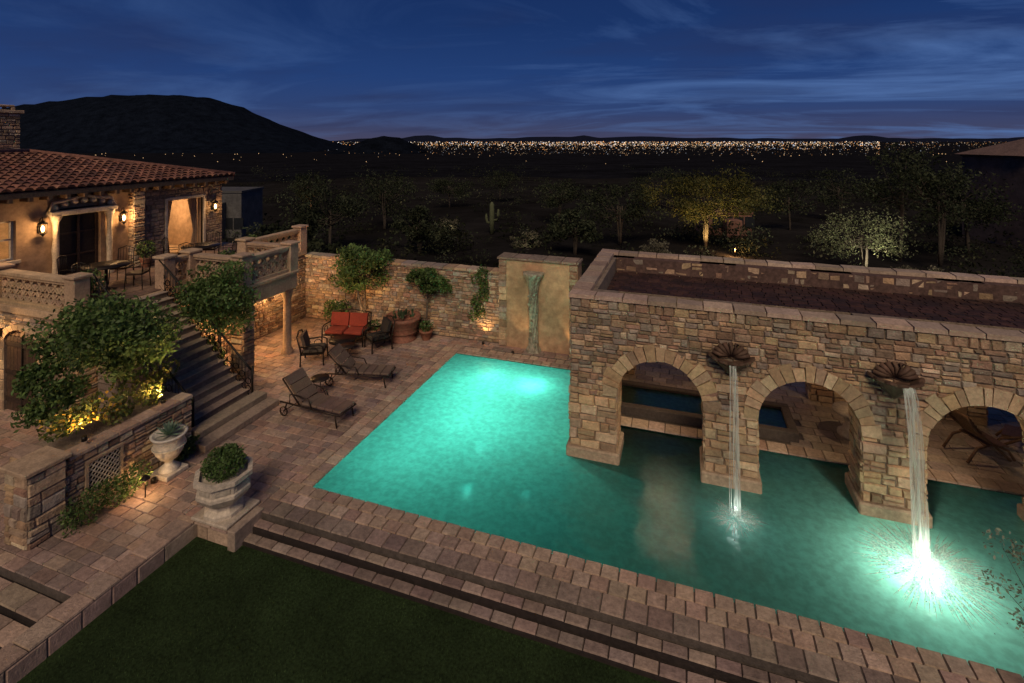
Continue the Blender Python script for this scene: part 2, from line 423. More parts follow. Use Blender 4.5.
# ---------------------------------------------------------------- pool
e=empty('swimming_pool'); mb=MB(); pc=(.014,.050,.052); PD=-1.8
mb.face([(PX0,PY0,PD),(PX1,PY0,PD),(PX1,PY1,PD),(PX0,PY1,PD)],pc)
mb.face([(PX0,PY0,PD),(PX0,PY0,0),(PX0,PY1,0),(PX0,PY1,PD)],pc)
mb.face([(PX0,PY1-.001,PD),(PX0,PY1-.001,-.02),(-2.5,PY1-.001,-.02),(-2.5,PY1-.001,PD)],pc)
mb.face([(PX0,PY0+.001,PD),(PX1,PY0+.001,PD),(PX1,PY0+.001,-.02),(PX0,PY0+.001,-.02)],pc)
mb.face([(-2.5,13.399,PD),(PX1,13.399,PD),(PX1,13.399,-.02),(-2.5,13.399,-.02)],(.03,.06,.055))
mb.face([(PX1-.001,PY0,PD),(PX1-.001,13.4,PD),(PX1-.001,13.4,-.02),(PX1-.001,PY0,-.02)],pc)
mb.build('basin',M_POOL,e)
mb=MB()
TB=[(.03,.07,.06),(.05,.09,.07),(.06,.06,.045),(.025,.05,.05)]
veneer(mb,(PX0+.002,PY0,-.2),Y,Z,X,7.3,.17,rh=(.08,.09),rw=(.12,.16),t=.006,pal=TB,jit=.002)
veneer(mb,(PX0,PY1-.003,-.2),X,Z,-Y,5,.17,rh=(.08,.09),rw=(.12,.16),t=.006,pal=TB,jit=.002)
veneer(mb,(-2.5,13.395,-.2),X,Z,-Y,16,.17,rh=(.08,.09),rw=(.12,.16),t=.006,pal=TB,jit=.002)
mb.build('waterline_tiles',M_POOL,e)
mb=MB()
mb.face([(PX0,PY0,-.06),(PX1,PY0,-.06),(PX1,13.4,-.06),(PX0,13.4,-.06)],(1,1,1))
mb.face([(PX0,13.4,-.06),(-2.5,13.4,-.06),(-2.5,PY1,-.06),(PX0,PY1,-.06)],(1,1,1))
mb.build('water',M_WATER,e)
TEAL=(.26,1,.78)
for (x,y,z,p) in ((-5.8,14.2,-1.65,110),(-4.35,14.75,-.60,32),(-5.75,15.0,-.62,14),(-5.4,12.3,-1.7,100),(-6.3,10.4,-1.7,48),(-3.9,12.6,-1.7,22)):
    lamp('pool_light',(x,y,z),p,TEAL,.05,parent=e)
lamp('pool_light',(3.75,10.4,-.55),62,(.90,1,.74),.08,parent=e)
lamp('pool_light',(3.7,9.9,-1.6),16,(.55,1,.8),.08,parent=e)
lamp('pool_light',(.92,10.7,-.5),2.5,(.8,1,.9),.05,parent=e)
e=empty('spa'); mb=MB()
for a in ((-2.0,2.6,13.9,14.1),(-2.0,2.6,15.2,15.4),(-2.0,-1.8,14.1,15.2),(2.4,2.6,14.1,15.2)): mb.box(*a,-.3,.22,(.10,.08,.065),.02)
mb.build('curb',M_CUT,e)
mb=MB(); mb.face([(-1.8,14.1,-.3),(2.4,14.1,-.3),(2.4,15.2,-.3),(-1.8,15.2,-.3)],(.02,.08,.08)); mb.build('basin',M_POOL,e)
mb=MB(); mb.face([(-1.8,14.1,.14),(2.4,14.1,.14),(2.4,15.2,.14),(-1.8,15.2,.14)],(1,1,1)); mb.build('water',M_WATER,e)

# ---------------------------------------------------------------- arched pavilion
PIT=2.93; HALF=.965; SPR=1.45
cent=[-2.02+PIT*k for k in range(6)]
arcs=[c+PIT/2 for c in cent[:-1]]
e=empty('arched_stone_pavilion')
XL=-2.55; XR=cent[-1]+.53
def archwall(y0,y1,ztop,name,detail=True):
    m=MB(); zb=-1.5 if detail else 0
    for c in cent:
        a=max(XL,c-PIT/2+HALF) if c!=cent[0] else XL; b=min(XR,c+PIT/2-HALF)
        m.box(a,b,y0,y1,zb,ztop,MORT)
    for a in arcs:
        N=28
        for i in range(N):
            t0=math.pi*i/N;t1=math.pi*(i+1)/N
            xa=a-HALF*math.cos(t0);xb=a-HALF*math.cos(t1);za=SPR+HALF*math.sin(t0);zb_=SPR+HALF*math.sin(t1)
            m.face([(xa,y0,za),(xb,y0,zb_),(xb,y0,ztop),(xa,y0,ztop)],MORT)
            m.face([(xa,y1,za),(xa,y1,ztop),(xb,y1,ztop),(xb,y1,zb_)],MORT)
            m.face([(xa,y0,za),(xa,y1,za),(xb,y1,zb_),(xb,y0,zb_)],MORT)
    m.build(name+'_core',M_STONE,e)
    m=MB()
    def ex(x0,x1,z0,z1):
        cx=(x0+x1)/2+XL; cz=(z0+z1)/2+.15
        for a in arcs:
            dx=cx-a
            if cz<SPR:
                if abs(dx)<HALF+.16: return True
            elif math.hypot(dx,cz-SPR)<HALF+.17: return True
        return cz<SPR-.02
    veneer(m,(XL,y0,.15),X,Z,-Y,XR-XL,ztop-.15,ex)
    m.build(name+'_rubble',M_STONE,e)
    m=MB()
    for a in arcs:
        NV=17; ts=[0]+sorted([(i+R(-.2,.2))*math.pi/NV for i in range(1,NV)])+[math.pi]
        for i in range(NV):
            t0=ts[i]+.008;t1=ts[i+1]-.008
            ri=HALF-.035+R(-.01,.01); ro=HALF+R(.22,.36); d=R(.04,.075)
            P=[]
            for yy in (y0-d,y1+.02):
                for (r_,t) in ((ri,t0),(ro,t0+R(-.01,.01)),(ro,t1+R(-.01,.01)),(ri,t1)):
                    P.append((a-r_*math.cos(t),yy,SPR+r_*math.sin(t)))
            m.hexa(P,vary(random.choice(QUOIN),.15))
    for c in cent:
        a=c-PIT/2+HALF; b=c+PIT/2-HALF
        if c==cent[0]: a=XL
        z=.16 if detail else 0
        for (o,u,n,W) in (((a-.03,y0,z),X,-Y,b-a+.06),((a,y0-.03,z),Y,-X,y1-y0+.03),((b,y0-.03,z),Y,X,y1-y0+.03)):
            veneer(m,o,u,Z,n,W,SPR+.08-z,rh=(.13,.24),rw=(.2,.46),t=.045,pal=QUOIN,jit=.014)
        if detail: m.box(a-.1,b+.1,y0-.12,y1+.1,-1.4,.17,(.44,.33,.22),.03)
    m.build(name+'_dressings',M_CUT,e)
ZT=3.62
archwall(11.85,12.65,ZT,'front_arcade')
archwall(16.3,16.9,ZT,'rear_arcade',False)
mb=MB()
mb.box(XL,-2.05,12.65,16.3,-1.5,ZT,MORT); mb.box(XR-.5,XR,12.65,16.3,-.5,ZT,MORT)
veneer(mb,(XL,11.85,-.2),Y,Z,-X,5.05,ZT+.2)
veneer(mb,(-2.05,12.65,-.2),Y,Z,X,3.65,3.0)
mb.build('side_wall',M_STONE,e)
mb=MB()
PC=[(.40,.29,.21),(.36,.26,.19),(.44,.32,.235)]
pave(mb,XL-.06,XR+.06,11.78,12.2,ZT+.09,.62,.42,PC,'x',t=.09)
pave(mb,XL-.06,XL+.40,12.2,16.55,ZT+.09,.62,.46,PC,'y',t=.09)
pave(mb,XR-.4,XR+.06,12.2,16.55,ZT+.09,.62,.46,PC,'y',t=.09)
pave(mb,XL-.06,XR+.06,16.55,16.97,ZT+.09,.62,.42,PC,'x',t=.09)
mb.build('parapet_coping',M_CUT,e)
mb=MB()
mb.box(XL+.3,XR-.3,12.15,16.6,3.05,3.16,(.06,.04,.035))
mb.build('roof_deck',M_WOOD,e)
mb=MB()
pave(mb,XL+.38,XR-.38,12.66,16.28,3.20,.3,.2,[(.050,.022,.018),(.042,.018,.016),(.06,.027,.02),(.033,.016,.015)],'x',t=.04,gap=.005)
mb.box(XL+.38,XR-.38,16.26,16.56,3.16,ZT,(.12,.07,.055)); mb.box(XL+.36,XL+.40,12.2,16.26,3.16,ZT,(.11,.06,.048))
mb.build('roof_tiles',M_TILE,e)
mb=MB()
for k in range(24):
    x=-1.9+k*.62; mb.box(x,x+.14,12.66,16.29,2.84,3.04,(.10,.065,.04),.01)
mb.build('ceiling_beams',M_WOOD,e)
for x in (-.5,4.6): lamp('ceiling_lamp',(x,14.6,2.7),60,(1,.66,.38),.08,parent=e)
for c in cent[:4]:
    lamp('pier_wash_light',(c+.95,12.25,.02),8,(1,.62,.3),.05,'SPOT',(c+.75,12.25,2.2),120,.8,e)
def scupper(cx):
    e=empty('waterfall_scupper'); m=MB(); c=(.12,.07,.045)
    prof=[(.02,2.26,.03),(.07,2.32,.10),(.15,2.42,.20),(.26,2.53,.33),(.38,2.64,.45),(.44,2.69,.50),(.43,2.74,.50),(.37,2.72,.44),(.24,2.62,.3),(.05,2.6,.08)]
    seg=28; rows=[]
    for (r,z,d) in prof:
        row=[]
        for i in range(seg+1):
            t=math.pi*i/seg; fl=1+.10*abs(math.sin(t*7))*(r/.44); row.append((cx-r*math.cos(t)*fl,11.84-d*math.sin(t)*fl,z+.03*abs(math.sin(t*7))*(r/.44)))
        rows.append(row)
    for k in range(len(rows)-1):
        for i in range(seg): m.face([rows[k][i],rows[k+1][i],rows[k+1][i+1],rows[k][i+1]],vary(c,.15),True)
    for i in range(9):
        t=math.pi*(i+.5)/9; dx,dz=math.cos(t),math.sin(t)
        m.tube([(cx+.05*dx,11.77,2.72),(cx+.22*dx,11.72,2.72+.17*dz),(cx+.36*dx,11.78,2.72+.28*dz)],[.02,.045,.05],7,vary(c,.15))
    m.build('shell_bowl',M_CLAY,e)
scupper(.91); scupper(3.84)
def waterfall(cx,w,land,n,sp=1):
    e=empty('waterfall'); m=MB()
    for k in range(n):
        x0=cx+R(-w,w); ww=R(.006,.026); x1=x0+R(-.06,.06)*sp; yo=R(-.07,.07); pts=[]
        for i in range(13):
            t=i/12; z=2.72-2.80*t**2
            yy=11.36-(11.36-land+yo)*t
            pts.append((x0+(x1-x0)*t+R(-.006,.006),yy,z,ww*(1-.2*t)))
        a=R(-.6,.6)
        for i in range(12):
            p,q=pts[i],pts[i+1]
            dx,dy=math.cos(a),math.sin(a)
            m.face([(p[0]-p[3]*dx,p[1]-p[3]*dy,p[2]),(p[0]+p[3]*dx,p[1]+p[3]*dy,p[2]),(q[0]+q[3]*dx,q[1]+q[3]*dy,q[2]),(q[0]-q[3]*dx,q[1]-q[3]*dy,q[2])],(1,1,1),True)
    for k in range(n*5):
        t=R(.2,1); m.leaf(V((cx+R(-1,1)*(w+.06*t),11.36-(11.36-land)*t+R(-.08,.08),2.72-2.80*t**2)),R(.005,.012),(1,1,1),.7)
    m.build('stream',M_FALL,e)
    return e
def splash(e,cx,cy,rad,n,nd):
    m=MB()
    for k in range(n):
        a=R(0,6.283); r0=R(.02,.5)*rad; L_=R(.1,.8)**1.2*rad*(1-r0/rad*.5); wd=R(.004,.015)
        c,s=math.cos(a),math.sin(a); zz=-.05+R(0,.03); hz=R(0,.05)
        p0=(cx+c*r0,cy+s*r0); pm=(cx+c*(r0+L_*.5),cy+s*(r0+L_*.5)); p1=(cx+c*(r0+L_),cy+s*(r0+L_))
        m.face([(p0[0],p0[1],zz),(pm[0]-s*wd,pm[1]+c*wd,zz+hz),(p1[0],p1[1],zz),(pm[0]+s*wd,pm[1]-c*wd,zz+hz)],(1,1,1))
    for k in range(nd):
        a=R(0,6.283); r=abs(random.gauss(0,.35))*rad; z=-.05+abs(random.gauss(0,.15))*max(.1,1-r/rad)
        m.leaf(V((cx+r*math.cos(a),cy+r*math.sin(a),z)),R(.005,.015),(1,1,1),.8)
    m.build('splash_foam',M_FOAM,e)
w=waterfall(.91,.05,10.9,14); splash(w,.91,10.8,.6,240,520); lamp('splash_fill',(.91,10.78,.18),2.2,(.85,1,.95),.04,parent=w)  # lamp over the water is an added fill to light the foam
w=waterfall(3.9,.09,10.8,28); splash(w,3.92,10.6,1.2,800,1100); lamp('splash_fill',(3.95,10.58,.20),15,(.95,1,.85),.06,parent=w)  # added fill lamp again, brightens foam, stream and pier
lamp('pier_wash_light',(4.2,10.9,.03),12,(1,.9,.7),.05,'SPOT',(3.9,11.2,2.4),50,.8,e)
lamp('pier_wash_light',(1.3,10.95,.03),6,(1,.8,.6),.05,'SPOT',(.91,11.4,2.4),50,.8,e)

def lathe_obj(name,x,y,prof,seg,col,mat,parent=None,**k):
    m=MB(); m.lathe(x,y,prof,seg,col,**k); return m.build(name,mat,parent)
lathe_obj('stone_pedestal_table',3.9,14.7,[(0,0),(.32,0),(.32,.06),(.2,.12),(.16,.3),(.22,.5),(.42,.56),(.42,.62),(0,.62)],20,(.45,.38,.3),M_CUT)
def curved_chair(x,y,rz):
    e=empty('wooden_lounge_chair',(x,y,0),rz); m=MB(); c=(.16,.09,.05)
    for s in (-.3,.3):
        m.tube([(-.55,s,0.03),(-.3,s,.35),(.1,s,.42),(.45,s,.25),(.6,s,0.03)],.03,7,c)
        m.tube([(.5,s,0.03),(.1,s,.38),(-.35,s,.75),(-.55,s,1.05)],.03,7,c)
    for k in range(9):
        t=k/8; m.box(-.02+.5*(t-.2),.04+.5*(t-.2),-.32,.32,.40-.06*t,.43-.06*t,c)
        xx=-.05-.5*t; zz=.45+.58*t; m.box(xx,xx+.025,-.32,.32,zz,zz+.05,c)
    m.build('frame',M_WOOD,e)
curved_chair(6.4,14.7,.4); curved_chair(7.6,15.2,2.6)

# ---------------------------------------------------------------- garden wall + fountain panel
e=empty('garden_stone_wall'); mb=MB()
mb.box(-14.9,-6.32,17.3,17.7,-2.2,2.5,MORT)
veneer(mb,(-14.9,17.3,0),X,Z,-Y,8.6,2.5); mb.build('rubble',M_STONE,e)
mb=MB(); pave(mb,-14.95,-6.3,17.24,17.76,2.58,.45,.52,STONE,'x',t=.09); mb.build('cap',M_CUT,e)
e=empty('fountain_wall'); mb=MB()
mb.box(-6.3,-3.45,17.12,17.8,-2.2,3.08,(.47,.29,.165),.02)
mb.build('stucco_panel',M_STUCCO,e)
mb=MB(); pave(mb,-6.36,-3.4,17.06,17.84,3.15,.6,.7,[(.3,.22,.16)],'x',t=.07)
for (xa,xb) in ((-6.3,-6.0),(-3.75,-3.45)): veneer(mb,(xa,17.11,0),X,Z,-Y,.3,3.05,rh=(.2,.3),rw=(.3,.31),t=.03)
veneer(mb,(-3.45,17.4,0),X,Z,-Y,.95,2.6)
mb.build('stone_trim',M_STONE,e)
mb=MB()
mb.lathe(-4.98,17.02,[(.26,0),(.24,.1),(.17,.2),(.15,.8),(.17,1.5),(.15,2.0),(.17,2.2),(.2,2.35),(.26,2.5),(.34,2.62),(.36,2.72),(.30,2.74),(0,2.74)],48,(.33,.30,.22),flute=.09,nf=9,twist=.9)
for k in range(60):
    a=3.9+R(0,1.8); z=R(.1,2.6)
    mb.leaf(V((-4.98+.19*math.cos(a),17.02+.19*math.sin(a)*1.0,z)),R(.04,.09),vary((.30,.28,.2),.4),.5)
mb.build('patina_column_sculpture',M_PATINA,e)
uplight((-6.85,17.0,.12),(-6.85,17.3,2.0),80,85); uplight((-3.6,16.9,.12),(-3.55,17.2,2.2),50,70)
uplight((-9.0,16.9,.1),(-8.8,17.4,2.2),26,90); uplight((-5.6,16.6,.1),(-5.1,17.2,2.4),34,70)

# ---------------------------------------------------------------- villa (left)
e=empty('mediterranean_villa')
TX=-14.87; TY=8.86; TZ=2.8
mb=MB(); mb.box(-30,TX,TY,17.3,0,2.72,MORT)
veneer(mb,(-24,TY,0),X,Z,-Y,24+TX,2.5); veneer(mb,(TX,TY,0),Y,Z,X,8.4,2.5)
mb.box(-12.80-.45,-12.80,12.15,12.6,0,2.2,MORT)
for (o,u,n) in (((-13.25,12.15,0),X,-Y),((-12.80,12.15,0),Y,X),((-13.25,12.15,0),Y,-X)): veneer(mb,o,u,Z,n,.45,2.2,rw=(.2,.45))
mb.build('terrace_walls',M_STONE,e)
mb=MB(); BC=(.44,.31,.20)
mb.box(-30,TX+.08,TY-.08,17.3,2.6,2.8,BC,.02)
mb.box(TX+.081,-12.72,12.08,14.4,2.2,2.8,BC,.03); mb.box(TX+.081,-12.66,12.02,14.46,2.72,2.82,BC,.02)
for cx in (-12.98,-14.6): mb.lathe(cx,14.2,[(.2,0),(.2,.1),(.14,.16),(.13,1.0),(.115,1.85),(.15,1.92),(.19,2.05),(.19,2.2)],18,BC)
mb.build('terrace_slab_and_columns',M_CUT,e)
mb=MB(); pave(mb,-18.5,TX,TY,17.2,2.83,.4,.4,[(.22,.14,.10),(.19,.12,.09),(.25,.16,.11)],t=.02); mb.build('terrace_paving',M_PAVE,e)
def balustrade(parent,p0,p1,z,piers=(1,1)):
    m=MB(); p0=V((p0[0],p0[1],z));p1=V((p1[0],p1[1],z)); d=p1-p0; Ln=d.length; u=d.normalized(); n=u.cross(Z)
    def bar(z0,z1,w,a=0,b=None):
        b=Ln if b is None else b
        P=[]
        for zz in (z0,z1):
            for (s,q) in ((a,-w),(b,-w),(b,w),(a,w)): P.append(p0+u*s+n*q+Z*zz)
        m.hexa(P,vary(BC,.05))
    bar(0,.12,.13); bar(.72,.80,.10); bar(.80,.88,.15)
    k=max(1,round((Ln-.1)/.30)); st=Ln/k
    for i in range(k+1):
        for zz in (.27,.57):
            s=i*st
            if 0.08<s<Ln-.08: m.ring(p0+u*s+Z*zz,u,Z,n,.175,.045,.09,14,vary(BC,.12))
        s=(i+.5)*st
        if s<Ln-.05:
            m.ring(p0+u*s+Z*.42,u,Z,n,.175,.045,.08,14,vary(BC,.12))
            m.ring(p0+u*s+Z*.12,u,Z,n,.17,.045,.08,7,vary(BC,.12),0,math.pi)
    for i,pp in enumerate((p0,p1)):
        if piers[i]:
            m.box(pp.x-.19,pp.x+.19,pp.y-.19,pp.y+.19,z-.02,z+.92,vary(BC,.05),.015)
            m.box(pp.x-.24,pp.x+.24,pp.y-.24,pp.y+.24,z+.92,z+1.0,vary(BC,.05),.02)
    m.build('balustrade',M_CUT,parent)
balustrade(e,(-24,TY+.12),(-18.2,TY+.12),TZ); balustrade(e,(-18.2,TY+.12),(TX-.1,TY+.12),TZ,(0,1))
balustrade(e,(TX-.1,11.35),(TX-.1,12.2),TZ,(1,1))
balustrade(e,(TX+.1,12.25),(-12.9,12.25),TZ,(0,1)); balustrade(e,(-12.9,12.25),(-12.9,14.25),TZ,(0,1)); balustrade(e,(-12.9,14.25),(TX,14.25),TZ,(0,1)); balustrade(e,(TX-.1,14.3),(TX-.1,17.1),TZ,(0,1))
mb=MB(); n=16
run=3.52/n
for k in range(n):
    x1=-11.35-k*run; z=(k+1)*TZ/n*(1 if k<n-1 else .995)
    mb.box(TX+.09,x1,9.35,11.2,z-TZ/n if k else 0,z-.03,vary((.22,.17,.13),.1))
    mb.box(x1-run-.02 if k<n-1 else TX+.09,x1+.03,9.33,11.22,z-.03,z,vary((.34,.26,.19),.12),.008)
for k,(dx,dy) in enumerate(((.75,.35),(.38,.18))): mb.box(-11.35,-11.35+dx,9.35-dy,11.2+dy*.3,0 if k==0 else .16,.16*(k+1),vary((.33,.25,.18),.1),.012)
mb.build('staircase',M_CUT,e)
mb=MB()
for yy in (9.36,11.17):
    pts=[]
    for k in range(n+1):
        x=-11.45-k*run; z=.9+k*TZ/n; pts.append((x,yy,z))
        mb.tube([(x,yy,k*TZ/n+.02),(x,yy,z)],.011,5,(.02,.018,.016)); mb.tube([(x-run*.5,yy,(k+.5)*TZ/n+.1),(x-run*.5,yy,z+.07)],.008,4,(.02,.018,.016))
        if k<n:
            c=V((x-run*.5,yy,z-.32)); mb.ring(c,X,Z,Y,.095,.018,.016,12,(.02,.018,.016)); mb.ring(c-Z*.2,X,Z,Y,.085,.016,.016,12,(.02,.018,.016))
    mb.tube(pts,.028,8,(.02,.018,.016)); mb.tube([(p[0],p[1],p[2]-.76) for p in pts],.014,6,(.02,.018,.016))
    mb.tube([(-11.4,yy,0.0),(-11.4,yy,1.02)],.022,8,(.02,.018,.016))
mb.build('stair_railing',M_IRON,e)
ops=[(7.6,9.5,3.8,4.95),(10.6,11.8,2.83,5.15),(14.1,15.6,2.83,5.0)]
mb=MB(); WX=-18.5; SC=(.34,.225,.14)
def wallseg(y0,y1,z0,z1): mb.box(WX-.35,WX,y0,y1,z0,z1,SC)
yy=4.0
for (a,b,c,d) in ops:
    wallseg(yy,a,2.81,5.78); wallseg(a,b,d,5.78)
    if c>2.9: wallseg(a,b,2.81,c)
    yy=b
wallseg(yy,16.5,2.81,5.78)
mb.box(-28,WX-.35,16.15,16.5,2.81,5.78,SC); mb.box(-28,WX-.35,4,4.3,2.81,5.78,SC)
mb.box(-23,-22.8,4.3,16.15,2.81,5.78,(.5,.36,.22))
mb.build('upper_walls',M_STUCCO,e)
mb=MB()
mb.box(WX-.2,WX+.22,12.7,13.1,2.84,5.7,MORT)
veneer(mb,(WX+.22,12.7,2.84),Y,Z,X,.4,2.85,rw=(.2,.4)); veneer(mb,(WX,12.7,2.84),X,Z,-Y,.22,2.85,rw=(.2,.22))
def ex2(x0,x1,z0,z1):
    y=(x0+x1)/2+13.1; z=(z0+z1)/2+2.84
    return 13.98<y<15.72 and z<5.1
veneer(mb,(WX,13.1,2.84),Y,Z,X,3.4,2.9,ex2,pal=[(.36,.25,.16),(.32,.23,.15),(.40,.29,.19),(.28,.2,.14)],t=.035)
mb.build('stone_veneer',M_STONE,e)
mb=MB(); FC=(.5,.42,.32)
for (a,b,c,d) in ops[2:]:
    mb.box(WX-.1,WX+.06,a-.1,a,c,d+.1,FC,.01); mb.box(WX-.1,WX+.06,b,b+.1,c,d+.1,FC,.01); mb.box(WX-.1,WX+.065,a,b,d,d+.12,FC,.01)
a,b,c,d=ops[0]
for q in (a,a+.62,a+1.24,b-.06): mb.box(WX-.2,WX-.12,q,q+.06,c,d,(.6,.55,.45))
for q in (c,(c+d)/2,d-.05): mb.box(WX-.19,WX-.13,a,b,q,q+.05,(.6,.55,.45))
mb.box(WX-.1,WX+.07,a-.1,b+.1,c-.1,c-.002,FC,.01)
mb.build('window_frames',M_CUT,e)
mb=MB(); OC=(.52,.42,.30)
for yc in (10.42,11.98):
    mb.lathe(WX+.13,yc,[(.15,2.84),(.15,3.0),(.10,3.06),(.095,3.9),(.085,4.75),(.13,4.85),(.15,4.95)],14,OC,flute=.06,nf=7,twist=2)
mb.box(WX+.001,WX+.26,10.22,12.18,4.95,5.1,OC,.02)
for k in range(7):
    y=10.4+k*.27; z=5.2+.16*math.sin(math.pi*k/6); mb.lathe(WX+.12,y,[(0,z-.1),(.08,z-.06),(.11,z),(.07,z+.08),(0,z+.11)],9,vary(OC,.15))
mb.tube([(WX+.14,10.25,5.1),(WX+.14,10.35,5.35),(WX+.14,10.8,5.42),(WX+.14,11.2,5.52),(WX+.14,11.6,5.42),(WX+.14,12.05,5.35),(WX+.14,12.15,5.1)],.055,8,OC)
mb.build('carved_door_surround',M_CUT,e)
mb=MB()
mb.box(WX-.22,WX-.18,10.6,11.8,2.83,5.15,(.02,.015,.012))
for q in (10.6,11.17,11.72): mb.box(WX-.18,WX-.13,q,q+.08,2.83,5.15,(.05,.03,.02))
for q in (2.9,3.6,4.3,5.05): mb.box(WX-.18,WX-.14,10.68,11.72,q,q+.05,(.05,.03,.02))
mb.build('front_door',M_WOOD,e)
mb=MB()
for (ya,yb,fl) in ((14.12,14.55,1),(15.15,15.58,-1)):
    for i in range(22):
        t0=i/22;t1=(i+1)/22
        def P(t,z,sq):
            mid=(ya if fl==1 else yb); w=(yb-ya)*t if fl==1 else -(yb-ya)*(1-t)
            return (WX-.28+.03*math.sin(t*30),mid+w*sq,z)
        for (za,sa,zb,sb) in ((2.85,.8,3.7,.45),(3.7,.45,5.0,1)):
            mb.face([P(t0,za,sa),P(t1,za,sa),P(t1,zb,sb),P(t0,zb,sb)],(.55,.38,.22),True)
mb.build('curtains',M_CLOTH,e)
lamp('interior_lamp',(-20.5,14.8,4.6),190,(1,.62,.3),.1,parent=e); lamp('interior_lamp',(-20.5,9.2,4.6),190,(1,.66,.36),.1,parent=e)
TC=[(.20,.085,.055),(.16,.07,.048),(.25,.115,.075),(.13,.06,.045)]
mb=MB(); ex0,ez0=-18.05,5.78; rx,rz=-22.9,6.78; Yn=16.75
slope=V((rx-ex0,0,rz-ez0)); SL=slope.length; us=slope.normalized(); nn=V((-(us.z),0,us.x))
if nn.z<0: nn=-nn
nc=15; per=.27
for c in range(nc):
    s0=SL*c/nc; s1=SL*(c+1)/nc+.03
    ymax=Yn-(s0/SL)*4.6
    y=3.5
    while y<ymax-per:
        col=vary(random.choice(TC),.25)
        jt=R(-.012,.012)
        seg=6; rowA=[];rowB=[]
        for i in range(seg+1):
            t=math.pi*i/seg
            yy=y+per/2-per*.42*math.cos(t); h=.085*math.sin(t)+.01
            rowA.append(V((ex0,yy,ez0))+us*(s0+jt)+nn*(h+.05)); rowB.append(V((ex0,yy,ez0))+us*(s1+jt)+nn*(h*.8+.012))
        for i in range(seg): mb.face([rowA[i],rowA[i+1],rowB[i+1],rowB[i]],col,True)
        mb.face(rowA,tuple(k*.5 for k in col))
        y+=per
p=[V((ex0,3.5,ez0)),V((ex0,Yn,ez0)),V((rx,Yn-4.6,rz)),V((rx,3.5,rz))]
mb.face(p,(.06,.035,.03)); mb.face([p[1],V((-28.5,Yn,ez0)),p[2]],(.14,.065,.045)); mb.face([p[0],p[3],V((-28.5,3.5,ez0))],(.14,.065,.045)); mb.face([p[3],p[2],V((-28.5,Yn,ez0)),V((-28.5,3.5,ez0))],(.14,.065,.045))
mb.tube([p[1]+Z*.08,p[2]+Z*.1],.09,8,(.18,.08,.055)); mb.tube([p[2]+Z*.1,p[3]+Z*.1],.1,8,(.18,.08,.055))
mb.build('tile_roof',M_TILE,e)
mb=MB(); mb.box(-28,-18.06,3.6,Yn-.05,5.62,5.775,(.12,.08,.05))
for k in range(27): y=3.8+k*.48; mb.box(-18.45,-18.0,y,y+.1,5.5,5.62,(.12,.07,.04))
mb.build('eaves',M_WOOD,e)
mb=MB(); mb.box(-24.7,-23.9,11.6,12.4,6,8.3,MORT); veneer(mb,(-24.7,11.6,6.2),X,Z,-Y,.8,2.1); veneer(mb,(-23.9,11.6,6.2),Y,Z,X,.8,2.1)
mb.box(-24.8,-23.8,11.5,12.5,8.3,8.42,BC,.02); mb.box(-24.6,-24.0,11.7,12.3,8.55,8.62,BC,.02)
for a in (-24.6,-24.1):
    for b in (11.7,12.2): mb.box(a,a+.1,b,b+.1,8.42,8.55,BC)
mb.build('chimney',M_STONE,e)
mb=MB(); dc=(.075,.045,.028); GX=-17.45
for k in range(9):
    x=GX+k*.155; mb.box(x,x+.145,TY-.10,TY-.04,0,2.0,vary(dc,.2),.006)
for z in (.25,1.0,1.75): mb.box(GX,GX+1.39,TY-.13,TY-.10,z,z+.12,(.04,.026,.018))
mb.box(GX+.68,GX+.72,TY-.14,TY-.1,0,2.0,(.02,.015,.01))
mb.build('wooden_gate',M_WOOD,e)
mb=MB()
for i in range(9):
    t0=.3+math.pi*.81*i/9+.01;t1=.3+math.pi*.81*(i+1)/9-.01
    P=[]
    for yv in (TY-.16,TY+.02):
        for (r_,t) in ((.76,t0),(1.0,t0),(1.0,t1),(.76,t1)): P.append((GX+.7-r_*math.cos(t),yv,1.78+.6*r_*math.sin(t)))
    mb.hexa(P,vary(random.choice(QUOIN)))
for xx in (GX-.28,GX+1.4): veneer(mb,(xx,TY-.16,0),X,Z,-Y,.28,1.95,rh=(.25,.35),rw=(.27,.28),pal=QUOIN,t=.03); mb.box(xx,xx+.28,TY-.16,TY,0,1.95,MORT)
mb.build('gate_surround',M_CUT,e)
def sconce(x,y,z,nx,ny,power):
    e=empty('wall_lantern',(x,y,z)); m=MB(); c=(.02,.016,.012)
    cx,cy=nx*.18,ny*.18
    m.lathe(cx,cy,[(0,.26),(.03,.22),(.12,.14),(.12,.12)],6,c,False); m.lathe(cx,cy,[(.09,-.16),(.05,-.2),(0,-.26)],6,c,False)
    for i in range(6):
        a=math.pi*i/3; m.tube([(cx+.09*math.cos(a),cy+.09*math.sin(a),-.16),(cx+.105*math.cos(a),cy+.105*math.sin(a),.13)],.007,4,c)
    m.tube([(0,0,-.05),(nx*.06,ny*.06,.28),(cx,cy,.32),(cx,cy,.25)],.012,5,c); m.box(-.04,.04,-.04,.04,-.15,.05,c)
    m.build('lantern_frame',M_IRON,e)
    g=MB(); g.lathe(cx,cy,[(0,-.12),(.03,-.1),(.045,-.02),(.03,.05),(0,.08)],8,(1,.6,.3)); g.build('bulb',M_BULB,e)
    lamp('glow',(cx+nx*.16,cy+ny*.16,0),power,WARM,.06,parent=e)
sconce(WX+.02,10.05,4.65,1,0,34); sconce(WX+.02,12.4,4.65,1,0,34)
sconce(WX+.04,16.0,4.6,1,0,16)
sconce(GX-.12,TY-.18,2.15,0,-1,34)
sconce(-14.82,13.2,1.75,1,0,190)
sconce(-14.82,15.4,1.7,1,0,80)
sconce(-14.82,9.15,1.9,1,0,16)

